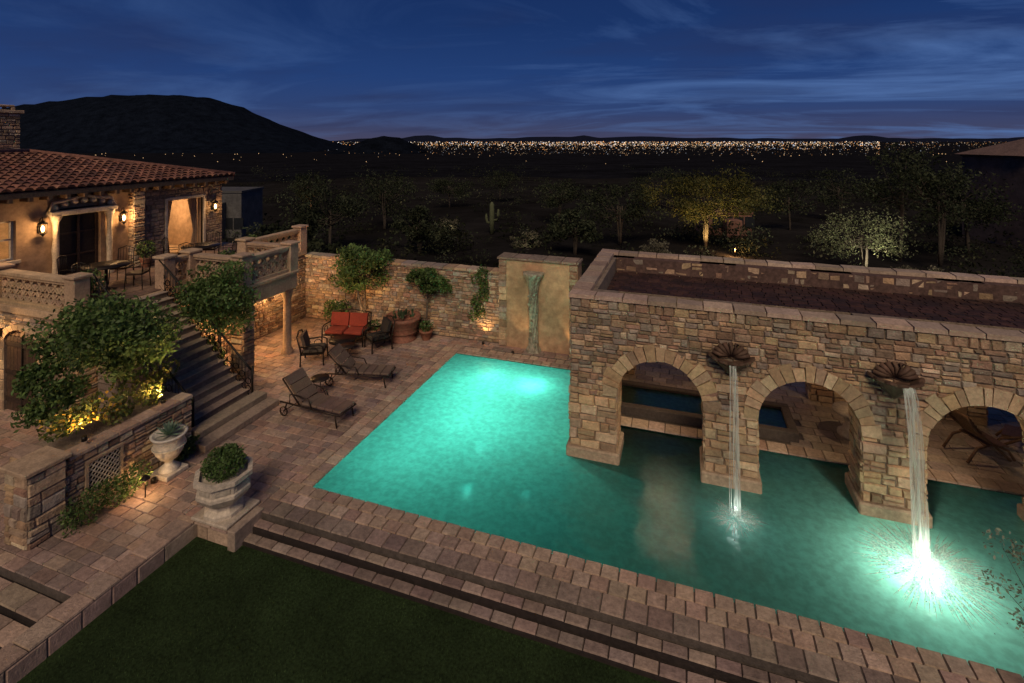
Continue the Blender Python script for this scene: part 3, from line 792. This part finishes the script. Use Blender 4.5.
def iron_chair(x,y,z,rz):
    e=empty('iron_chair',(x,y,z),rz); m=MB(); c=(.02,.016,.013)
    for a,b in ((-.22,-.22),(.22,-.22),(-.22,.22),(.22,.22)): m.tube([(a*1.1,b*1.1,0),(a,b,.44)],.014,5,c)
    m.box(-.24,.24,-.24,.24,.44,.50,(.05,.03,.02),.02)
    for s in (-.22,.22): m.tube([(-.22,s,.44),(-.28,s,1.0)],.014,5,c); m.tube([(-.24,s,.68),(.2,s,.68),(.22,s,.45)],.012,5,c)
    m.tube([(-.28,-.22,1.0),(-.30,0,1.08),(-.28,.22,1.0)],.014,5,c)
    for k in range(5): m.tube([(-.23,-.16+k*.08,.46),(-.29,-.16+k*.08,1.03)],.007,4,c)
    m.build('frame',M_IRON,e)
def iron_table(x,y,z,r=.6):
    e=empty('patio_table',(x,y,z)); m=MB(); m.lathe(0,0,[(.28,0),(.05,.06),(.04,.7),(r,.71),(r,.75),(0,.75)],20,(.03,.022,.018)); m.build('table',M_IRON,e)
for (tx,ty) in ((-16.4,10.6),(-16.2,13.6)):
    iron_table(tx,ty,2.83)
    for a in (.5,2.1,3.7,5.2): iron_chair(tx+.85*math.cos(a),ty+.85*math.sin(a),2.83,a+math.pi)

# ---------------------------------------------------------------- raised planter + pier
e=empty('raised_stone_planter'); mb=MB()
mb.box(-12.4,-11.15,6.3,9.1,0,1.18,MORT)
veneer(mb,(-11.15,6.3,0),Y,Z,X,2.8,1.18,excl=lambda a,b,c,d:.55<(a+b)/2<1.15 and .35<(c+d)/2<.95); veneer(mb,(-12.4,6.3,0),X,Z,-Y,1.25,1.18)
mb.box(-11.68,-11.08,5.85,6.45,0,1.3,MORT)
for (o,u,n) in (((-11.68,5.85,0),X,-Y),((-11.08,5.85,0),Y,X),((-11.68,5.85,0),Y,-X)): veneer(mb,o,u,Z,n,.6,1.3,rw=(.18,.5),rh=(.1,.25))
mb.build('walls',M_STONE,e)
mb=MB(); mb.box(-11.75,-11.01,5.78,6.52,1.3,1.38,BC,.015)
pave(mb,-11.45,-11.08,6.52,9.1,1.25,.5,.37,COPE,'y',t=.06); pave(mb,-12.45,-11.75,6.25,6.6,1.25,.5,.35,COPE,'x',t=.06)
LC=(.5,.42,.32)
for k in range(-6,7):
    for sgn in (1,-1):
        ya,yb=7.15+k*.1-sgn*.3,7.15+k*.1+sgn*.3; za,zb=.35,.95; t0,t1=0,1
        for lim,s in ((6.85,1),(7.45,-1)):
            fa=(ya-lim)*s; fb=(yb-lim)*s
            if fa<0 and fb<0: t1=-1; break
            if fa<0: t0=max(t0,fa/(fa-fb))
            if fb<0: t1=min(t1,fa/(fa-fb))
        if t1-t0>.05: mb.tube([(-11.11+sgn*.006,ya+(yb-ya)*t0,za+(zb-za)*t0),(-11.11+sgn*.006,ya+(yb-ya)*t1,za+(zb-za)*t1)],.014,4,LC)
mb.box(-11.149,-11.145,6.84,7.46,.35,.95,(.03,.025,.02))
mb.box(-11.15,-11.08,6.8,7.5,.95,1.0,BC); mb.box(-11.15,-11.08,6.8,7.5,.3,.35,BC); mb.box(-11.15,-11.081,6.8,6.85,.35,.95,BC); mb.box(-11.15,-11.081,7.45,7.5,.35,.95,BC)
mb.build('caps_and_lattice_vent',M_CUT,e)
mb=MB()
for k in range(11): blob_leaves(mb,(-11.85+R(-.3,.35),6.7+k*.24,1.42+R(0,.35)),(.28,.28,.28),170,.05,[(.12,.15,.03),(.15,.17,.035),(.09,.13,.03),(.24,.2,.05)])
for k in range(90): mb.leaf(V((-11.7+R(-.3,.35),6.5+R(0,1.3),1.5+R(0,.35))),.04,(.7,.42,.06),.8)
mb.build('flowering_shrub',M_LEAF)
mb=MB()
for k in range(10): blob_leaves(mb,(-10.80+R(-.08,.08),6.35+k*.14,.28+R(-.05,.12)),(.25,.2,.28),170,.035)
mb.build('boxwood_hedge',M_LEAF)
mb=MB()
for k in range(4): blob_leaves(mb,(-10.9+R(-.1,.1),8.5+k*.14,.2),(.2,.2,.2),90,.05)
mb.build('groundcover_plant',M_LEAF)
uplight((-11.4,8.6,1.35),(-12.2,8.1,3.2),210,110); uplight((-10.7,7.85,.15),(-11.1,7.3,.2),16,120)
uplight((-11.3,6.9,1.45),(-12.3,7.3,2.6),70,120)
uplight((-11.0,9.25,.15),(-12.3,8.4,2.8),120,90)
e=empty('path_light'); m=MB(); m.tube([(-10.45,7.5,0),(-10.45,7.5,.4)],.012,6,(.03,.02,.015)); m.lathe(-10.45,7.5,[(.09,.38),(.02,.46),(0,.46)],12,(.03,.02,.015)); m.build('post',M_IRON,e); lamp('glow',(-10.45,7.5,.33),18,WARM,.03,parent=e)

tree('citrus_tree',(-12.0,8.1,1.1),(-12.5,8.15,2.7),(1.3,1.2,.95),54,240,.058,tr=.05,clr=(.32,.48))
tree('citrus_tree',(-12.3,7.2,1.1),(-12.75,7.1,1.95),(.55,.6,.65),16,190,.055,tr=.04,clr=(.35,.55))
tree('orange_tree',(-13.2,11.7,0),(-13.1,11.6,2.6),(1.15,.95,1.15),44,230,.058,tr=.05,clr=(.32,.48))
tree('orange_tree',(-11.6,16.75,0),(-11.75,16.75,2.4),(1.15,.9,.9),32,190,.065,tr=.05,multi=2,pal=[(.09,.15,.04),(.12,.19,.05),(.15,.22,.06)])
uplight((-12.6,11.3,.12),(-13.2,11.7,2.2),150,85)
uplight((-11.3,16.3,.12),(-11.7,16.8,2.3),140,85)
tree('espalier_shrub',(-9.1,17.0,0),(-9.1,17.05,2.05),(.95,.3,.42),26,170,.06,tr=.035,clr=(.5,.8))
mb=MB()
for k in range(12): blob_leaves(mb,(-7.1+R(-.25,.25),17.2,.9+k*.15),(.22,.08,.2),80,.05)
mb.build('climbing_vine',M_LEAF)
mb=MB()
for k in range(6): blob_leaves(mb,(-3.2+R(-.15,.15),17.2,1.9+k*.13),(.2,.1,.2),80,.05)
mb.build('climbing_vine',M_LEAF)
mb=MB()
for k in range(9): blob_leaves(mb,(-12.9+R(-.5,.3),16.9,.3+R(0,.5)),(.3,.2,.3),90,.06)
mb.build('flower_bed',M_LEAF)
mb=MB()
for k in range(8): blob_leaves(mb,(-13.4+R(-.2,.35),11.6+R(-.1,.1),.3+R(0,1.0)),(.3,.2,.3),110,.06)
mb.build('shrub',M_LEAF)
for (x,y) in ((-15.3,9.5),(-15.3,14.9),(-18.0,12.95),(-14.0,12.7)):
    e=empty('terrace_potted_plant',(x,y,2.83)); mb=MB(); mb.lathe(0,0,[(.12,0),(.2,.3),(.22,.34),(.18,.34),(0,.3)],16,(.3,.13,.08)); mb.build('pot',M_CLAY,e)
    mb=MB(); blob_leaves(mb,(0,0,.62),(.3,.3,.34),330,.05); mb.build('plant',M_LEAF,e)

e=empty('octagonal_stone_planter',(-8.55,7.68,0)); mb=MB()
mb.box(-.45,.45,-.36,.45,.0,.07,(.46,.38,.29),.02)
mb.lathe(0,0,[(.36,.07),(.36,.14),(.27,.2),(.26,.26),(.40,.36),(.50,.5),(.50,.56),(.47,.58),(.47,.72),(.54,.76),(.54,.84),(.45,.84),(.44,.74),(0,.74)],8,(.58,.49,.38),False,ph=math.pi/8)
for i in range(8):
    a=math.pi/4*i; u=V((-math.sin(a),math.cos(a),0)); n=V((math.cos(a),math.sin(a),0))
    o=n*.434+Z*.6; mb.tile(o-u*.13,u,Z,n,0,.26,0,.1,.015,.01,(.48,.41,.32))
mb.build('bowl',M_CUT,e)
mb=MB(); blob_leaves(mb,(0,0,.98),(.40,.40,.24),1700,.032,[(.10,.17,.04),(.13,.22,.06),(.07,.12,.035)],shell=.6)
for k in range(7): a=R(0,6.28); blob_leaves(mb,(.2*math.cos(a),.2*math.sin(a),1.1),(.16,.16,.12),180,.03)
mb.build('boxwood_ball',M_LEAF,e)
e=empty('stone_urn',(-10.72,8.22,0)); mb=MB()
mb.box(-.26,.26,-.26,.26,0,.1,(.5,.44,.36),.015)
mb.lathe(0,0,[(.2,.1),(.2,.14),(.09,.22),(.08,.3),(.18,.36),(.27,.5),(.31,.66),(.28,.78),(.34,.84),(.36,.88),(.30,.88),(.27,.8),(0,.8)],26,(.6,.54,.45))
mb.ring(V((0,0,.62)),X,Y,Z,.325,.04,.03,26,(.55,.5,.4))
mb.build('urn_body',M_CUT,e)
mb=MB()
for k in range(34):
    a=k*2.4; el=.25+1.2*(k/34); L_=.36-.1*(k/34); d=V((math.cos(a)*math.cos(el),math.sin(a)*math.cos(el),math.sin(el))); s=V((-math.sin(a),math.cos(a),0)); b=V((0,0,.84))
    m_=b+d*L_*.5; mb.face([b-s*.02,m_-s*.04,b+d*L_,m_+s*.04,b+s*.02],vary((.24,.34,.24),.15))
mb.build('agave',M_LEAF,e)
e=empty('round_brick_planter',(-9.85,16.55,0)); mb=MB()
mb.lathe(0,0,[(.50,0),(.5,.06),(.44,.1),(.52,.4),(.6,.68),(.66,.74),(.66,.84),(.56,.84),(.52,.7),(0,.7)],30,(.26,.11,.07))
for z in (.3,.5): mb.ring(V((0,0,z)),X,Y,Z,.5+z*.12,.04,.03,30,(.22,.1,.06))
mb.build('bowl',M_CLAY,e)
mb=MB()
for k in range(30):
    a=R(0,6.28); r=R(0,.45)
    for j in range(5): mb.leaf(V((r*math.cos(a),r*math.sin(a),.85+R(0,.12))),.09,vary((.1,.14,.07),.3),.4,1.2)
mb.build('succulents',M_LEAF,e)
for (x,y,s) in ((-9.0,16.75,.5),(-10.9,16.3,.45)):
    e=empty('terracotta_pot',(x,y,0)); mb=MB(); mb.lathe(0,0,[(.2*s*1.4,0),(.32*s*1.4,.55*s),(.36*s*1.4,.58*s),(.36*s*1.4,.68*s),(.3*s*1.4,.68*s),(0,.6*s)],20,(.28,.12,.07)); mb.build('pot',M_CLAY,e)
    mb=MB(); blob_leaves(mb,(0,0,.68*s+.15),(.25,.25,.2),200,.05); mb.build('plant',M_LEAF,e)

# ---------------------------------------------------------------- patio furniture
def chaise(x,y,rz):
    e=empty('chaise_lounge',(x,y,0),rz); m=MB(); c=(.045,.03,.022)
    for s in (-.32,.32):
        m.tube([(-.1,s,.34),(.55,s,.34),(1.2,s,.33),(1.85,s,.33)],.022,7,c)
        m.tube([(1.7,s,.33),(1.76,s,.0)],.02,6,c); m.tube([(.12,s,.34),(.05,s,.13)],.02,6,c)
        m.tube([(.55,s,.36),(.3,s,.62),(-.02,s,.95)],.022,7,c)
        m.tube([(.22,s,.34),(.22,s,.58),(.45,s,.60),(.85,s,.56),(.95,s,.34)],.018,6,c)
        cc=V((.05,s*1.12,.13)); m.ring(cc,X,Z,Y,.13,.025,.03,16,c)
        for k in range(6): a=k*math.pi/3; m.tube([cc,cc+V((.11*math.cos(a),0,.11*math.sin(a)))],.007,4,c)
    m.tube([(.05,-.36,.13),(.05,.36,.13)],.012,6,c)
    for q in ((-.02,.95),(1.85,.33),(.55,.35)): m.tube([(q[0],-.32,q[1]),(q[0],.32,q[1])],.02,6,c)
    m.build('frame',M_IRON,e)
    m=MB(); cc=(.15,.10,.075)
    for k in range(5):
        xa=.58+k*.255; m.box(xa,xa+.245,-.30,.30,.35,.42,vary(cc,.06),.022)
    for k in range(3):
        t0=k/3+.01;t1=(k+1)/3-.01
        A=V((.56,0,.40)).lerp(V((.0,0,.97)),t0);B=V((.56,0,.40)).lerp(V((.0,0,.97)),t1); n=V((.71,0,.70))*.07
        m.hexa([A-Y*.3,A+Y*.3,A+Y*.3+n,A-Y*.3+n,B-Y*.3,B+Y*.3,B+Y*.3+n,B-Y*.3+n],vary(cc,.06))
    m.build('cushion',M_CLOTH,e)
chaise(-10.1,11.25,-.05); chaise(-10.15,13.0,.22)
def side_table(x,y):
    e=empty('side_table',(x,y,0)); m=MB(); m.lathe(0,0,[(.26,.48),(.26,.51),(0,.51)],18,(.05,.035,.025))
    for k in range(3): a=k*2.1; m.tube([(.24*math.cos(a),.24*math.sin(a),0),(.08*math.cos(a),.08*math.sin(a),.25),(.22*math.cos(a),.22*math.sin(a),.48)],.012,5,(.03,.02,.015))
    m.build('table',M_IRON,e)
side_table(-9.9,12.1); side_table(-10.6,14.3)
def sofa(name,x,y,rz,n,cush,w1=.62):
    e=empty(name,(x,y,0),rz); m=MB(); c=(.035,.024,.018); W=n*w1/2
    for s in (-W-.05,W+.05):
        m.tube([(-.36,s,.0),(-.34,s,.45),(-.46,s,.95)],.024,7,c); m.tube([(.36,s,0),(.34,s,.6),(.2,s,.66),(-.36,s,.62)],.024,7,c)
        m.ring(V((.05,s,.47)),X,Z,Y,.13,.02,.02,14,c)
    m.tube([(-.46,-W-.05,.95),(-.49,0,1.03),(-.46,W+.05,.95)],.024,7,c); m.tube([(.34,-W-.05,.36),(.34,W+.05,.36)],.02,6,c); m.tube([(-.34,-W-.05,.36),(-.34,W+.05,.36)],.02,6,c)
    k=int(n*5)
    for i in range(k+1):
        s=-W+2*W*i/k; m.tube([(-.35,s,.36),(-.47,s,.98)],.009,4,c)
    m.box(-.35,.35,-W,W,.33,.37,c)
    m.build('frame',M_IRON,e)
    m=MB()
    for i in range(n):
        y0=-W+i*w1+.02;y1=y0+w1-.04
        m.box(-.3,.34,y0,y1,.37,.50,vary(cush,.08),.04)
        A=V((-.28,0,.50));B=V((-.38,0,.95)); nn=V((.11,0,.03))
        m.hexa([A+Y*y0,A+Y*y1,A+Y*y1+nn,A+Y*y0+nn,B+Y*y0,B+Y*y1,B+Y*y1+nn*.8,B+Y*y0+nn*.8],vary(cush,.08))
    m.build('cushions',M_CLOTH,e)
RED=(.27,.045,.025); BRN=(.10,.07,.05)
sofa('patio_loveseat',-11.6,15.6,-1.35,2,RED,.7)
sofa('patio_armchair',-11.6,13.9,.5,1,BRN); sofa('patio_armchair',-10.2,15.5,-2.2,1,(.03,.025,.022))
iron_table(-11.1,14.7,-.25,.45)

# ---------------------------------------------------------------- desert planting
DG=[(.040,.048,.028),(.055,.062,.034),(.032,.040,.025),(.070,.070,.038)]
mb=MB(); rs=random.Random(5)
for k in range(1000):
    D=rs.uniform(24,60) if k<260 else (rs.uniform(50,140) if k<700 else rs.uniform(120,420))
    x,y,_=LD(rs.uniform(-1.2,1.25)*D,D,0)
    if -31<x<17 and y<21: continue
    r=math.hypot(x,y); z=tz(r); s=rs.uniform(.4,1.3)*(1+D/140)
    tone=rs.uniform(.2,1.2) if rs.random()<.85 else rs.uniform(1.5,2.4)
    blob_leaves(mb,(x,y,z+s*.45),(s*1.25,s*1.2,s*.7),36 if D>110 else (55 if D>60 else 120),s*.11,[tuple(q*tone for q in g) for g in DG])
mb.build('desert_scrub',M_BRUSH)
def bigtree(name,px,D,zc,cr,pal,ncl=22,per=110,ls=.16,multi=3,tr=.12,light=0,lc=WARM):
    x,y,_=LD((px-512)/512*D,D,0); z=tz(math.hypot(x,y))
    tree(name,(x,y,z),(x,y,z+zc),cr,ncl,per,ls,pal,tr,clr=(.28,.55),multi=multi,mat=M_BRUSH,bark=(.07,.055,.04))
    if light: uplight((x+.8,y-1.6,z+.3),(x,y,z+zc),light,110,lc)
PV=[(.09,.09,.03),(.12,.11,.04),(.07,.075,.03)]
bigtree('mesquite_tree',705,50,5.2,(6.4,4,2.7),PV,52,170,.14,light=2300,lc=(1,.66,.24))
bigtree('palo_verde_tree',865,40,3.2,(3.7,2.6,2.0),[(.14,.16,.08),(.18,.19,.11)],38,80,.09,multi=7,tr=.06,light=1100,lc=(1,.93,.66))
DT=[(.040,.048,.028),(.055,.062,.034),(.032,.040,.024)]
for (px,D,zc,cr,lt) in ((268,26,3.4,(2.4,2,1.5),130),(305,34,3.0,(2.2,2,1.5),0),(620,52,4,(4,3,2.4),0),(790,62,4.4,(4.5,3,2.6),0),(560,70,4,(4,3,2.4),0),(900,46,7.2,(4.2,3,3.2),0),(940,44,6.8,(4,3,3.2),0),(330,48,4,(4,3,2.6),0),(968,50,5,(4,3,3),0),(1010,60,6,(5,4,4),0),(450,90,4,(4,4,2.4),0),(385,62,5,(3.4,3,3),600),(310,80,4.4,(3,3,2.8),300),(500,110,4,(5,4,3),0),(660,95,4.5,(5,4,3),0),(840,80,5,(5,4,3),0),(575,46,2.6,(3,2.4,1.6),0),(420,48,2.6,(3,2,1.6),0)):
    bigtree('desert_tree',px,D,zc,cr,DT,22,120,.15,light=lt)
for (px,D) in ((450,62),(525,50),(655,44),(920,36)):
    bigtree('desert_shrub',px,D,1.0,(1.7,1.4,.85),[(.14,.13,.09),(.11,.10,.07)],11,100,.1,tr=.04,light=70,lc=(1,.85,.6))
x,y,_=LD((492-512)/512*60,60,0); z=tz(math.hypot(x,y))
m=MB(); c=(.09,.10,.05)
m.tube([(x,y,z),(x,y,z+1.8),(x,y,z+3.4),(x,y,z+3.7)],[.28,.3,.27,.1],12,c)
m.tube([(x,y,z+1.5),(x+.7,y,z+1.6),(x+.8,y,z+2.2),(x+.8,y,z+2.9)],[.18,.19,.19,.08],10,c); m.tube([(x,y,z+1.2),(x-.6,y,z+1.3),(x-.7,y,z+1.8),(x-.7,y,z+2.3)],[.16,.17,.17,.08],10,c)
m.build('saguaro_cactus',M_BARK)
def lit(px,D,name='garden_lamp',p=60):
    x,y,_=LD((px-512)/512*D,D,0); z=tz(math.hypot(x,y)); e=empty(name); m=MB(); m.tube([(x,y,z),(x,y,z+.7)],.05,6,(.04,.03,.02)); m.lathe(x,y,[(.25,z+.75),(.05,z+.95),(0,z+.95)],10,(.04,.03,.02)); m.build('post',M_IRON,e)
    lamp('glow',(x,y-.1,z+.62),p,(1,.5,.18),.06,parent=e)
lit(735,47,p=500); lit(305,160,p=200)
def house(name,px,D,w,d,h,rh,col,rc):
    x,y,_=LD((px-512)/512*D,D,0); z=tz(math.hypot(x,y)); e=empty(name,(x,y,z),math.radians(18)); m=MB()
    m.box(-w/2,w/2,-d/2,d/2,-1,h,col,.05); m.box(-w/2-.1,w/2+.1,-d/2-.1,d/2+.1,h,h+.25,tuple(k*.8 for k in col)); m.box(-w*.2,w*.15,-d/2-1.5,-d/2,-1,h*.8,col,.05); m.build('walls',M_STUCCO,e)
    if rh>0:
        m=MB(); a=w/2+.5;b=d/2+.5;r=max(.1,w/2-d/2)
        P=[V((-a,-b,h+.26)),V((a,-b,h+.26)),V((a,b,h+.26)),V((-a,b,h+.26)),V((-r,0,h+rh)),V((r,0,h+rh))]
        m.face([P[0],P[1],P[5],P[4]],rc);m.face([P[1],P[2],P[5]],rc);m.face([P[2],P[3],P[4],P[5]],rc);m.face([P[3],P[0],P[4]],rc);m.build('hip_roof',M_TILE,e)
    m=MB()
    for k in range(4):
        xx=-w*.42+k*w*.25; m.box(xx,xx+1.1,-d/2-.06,-d/2+.05,1.0,2.3,(.01,.012,.015))
    m.build('windows',M_WOOD,e)
house('neighbor_house',1035,56,9,8,9.8,2.2,(.12,.085,.065),(.16,.10,.075))
house('neighbor_house',232,62,5,5,5.2,0,(.10,.095,.09),(.1,.1,.1)); house('neighbor_house',722,62,5,5,2.6,0,(.20,.10,.07),(.1,.1,.1))
tree('ornamental_tree',(4.45,8.4,0),(4.5,8.45,1.5),(.72,.5,.7),18,60,.03,[(.30,.33,.24),(.25,.28,.2)],tr=.018,multi=4)

# ---------------------------------------------------------------- world
w=bpy.data.worlds.new('World'); scene.world=w; w.use_nodes=True; nt=w.node_tree; N=nt.nodes; L=nt.links
for n in list(N): N.remove(n)
out=N.new('ShaderNodeOutputWorld'); bg=N.new('ShaderNodeBackground'); L.new(bg.outputs[0],out.inputs[0])
tc=N.new('ShaderNodeTexCoord'); sep=N.new('ShaderNodeSeparateXYZ'); L.new(tc.outputs['Generated'],sep.inputs[0])
rp=N.new('ShaderNodeValToRGB'); L.new(sep.outputs['Z'],rp.inputs[0])
cr=rp.color_ramp; cr.elements[0].position=0.0; cr.elements[0].color=(.062,.060,.115,1); cr.elements[1].position=1; cr.elements[1].color=(.005,.015,.06,1)
for p,c in ((.02,(.048,.058,.13,1)),(.06,(.028,.056,.165,1)),(.12,(.017,.050,.175,1)),(.22,(.010,.034,.132,1)),(.4,(.007,.022,.095,1))):
    q=cr.elements.new(p); q.color=c
ma=N.new('ShaderNodeMath'); ma.operation='ADD'; ma.inputs[1].default_value=.09; L.new(sep.outputs['Z'],ma.inputs[0])
dv=N.new('ShaderNodeVectorMath'); dv.operation='DIVIDE'; cb=N.new('ShaderNodeCombineXYZ')
for i in range(3): L.new(ma.outputs[0],cb.inputs[i])
L.new(tc.outputs['Generated'],dv.inputs[0]); L.new(cb.outputs[0],dv.inputs[1])
mp=N.new('ShaderNodeMapping'); mp.inputs['Rotation'].default_value=(0,0,math.radians(-20)); mp.inputs['Scale'].default_value=(.36,.62,.3); L.new(dv.outputs[0],mp.inputs[0])
nz=N.new('ShaderNodeTexNoise'); nz.inputs['Scale'].default_value=1.0; nz.inputs['Detail'].default_value=9; nz.inputs['Roughness'].default_value=.62; nz.inputs['Distortion'].default_value=1.0; L.new(mp.outputs[0],nz.inputs['Vector'])
mr=N.new('ShaderNodeMapRange'); mr.inputs[1].default_value=.46; mr.inputs[2].default_value=.74; L.new(nz.outputs['Fac'],mr.inputs[0])
mx2=N.new('ShaderNodeMapRange'); mx2.inputs[1].default_value=-.5; mx2.inputs[2].default_value=.35; mx2.inputs[3].default_value=.3; mx2.inputs[4].default_value=1; L.new(sep.outputs['X'],mx2.inputs[0])
mu=N.new('ShaderNodeMath'); mu.operation='MULTIPLY'; L.new(mr.outputs[0],mu.inputs[0]); L.new(mx2.outputs[0],mu.inputs[1])
mix=N.new('ShaderNodeMixRGB'); L.new(mu.outputs[0],mix.inputs[0]); L.new(rp.outputs[0],mix.inputs[1]); mix.inputs[2].default_value=(.085,.17,.40,1)
nz2=N.new('ShaderNodeTexNoise'); nz2.inputs['Scale'].default_value=1.5; nz2.inputs['Detail'].default_value=7; L.new(mp.outputs[0],nz2.inputs['Vector'])
mr3=N.new('ShaderNodeMapRange'); mr3.inputs[1].default_value=.50; mr3.inputs[2].default_value=.78; mr3.inputs[4].default_value=.5; L.new(nz2.outputs['Fac'],mr3.inputs[0])
mix3=N.new('ShaderNodeMixRGB'); L.new(mr3.outputs[0],mix3.inputs[0]); L.new(mix.outputs[0],mix3.inputs[1]); mix3.inputs[2].default_value=(.022,.028,.08,1)
sky=N.new('ShaderNodeTexSky'); sky.sky_type='NISHITA'; sky.sun_disc=False; sky.sun_elevation=math.radians(-4); sky.sun_rotation=math.radians(166)
sc=N.new('ShaderNodeMixRGB'); sc.blend_type='ADD'; sc.inputs[0].default_value=.03; L.new(mix3.outputs[0],sc.inputs[1]); L.new(sky.outputs[0],sc.inputs[2])
L.new(sc.outputs[0],bg.inputs[0]); bg.inputs[1].default_value=1.0

s=bpy.data.lights.new('dusk_fill','SUN'); s.energy=1.9; s.angle=math.radians(25); s.color=(1,.79,.58)  # added warm fill from behind the camera; the sky's sun is below the horizon
so=bpy.data.objects.new('dusk_fill',s); scene.collection.objects.link(so)
so.rotation_euler=(-V((.25,-1,.95))).to_track_quat('-Z','Y').to_euler()

cam=bpy.data.cameras.new('camera'); co=bpy.data.objects.new('camera',cam); scene.collection.objects.link(co)
co.location=(0,0,H); co.rotation_euler=(math.pi/2,0,math.radians(18.72)); cam.lens=18; cam.sensor_width=36; cam.shift_y=-201.5/1024; cam.clip_end=90000; cam.clip_start=.1
scene.camera=co
scene.view_settings.view_transform='Standard'; scene.view_settings.look='None'; scene.view_settings.exposure=0
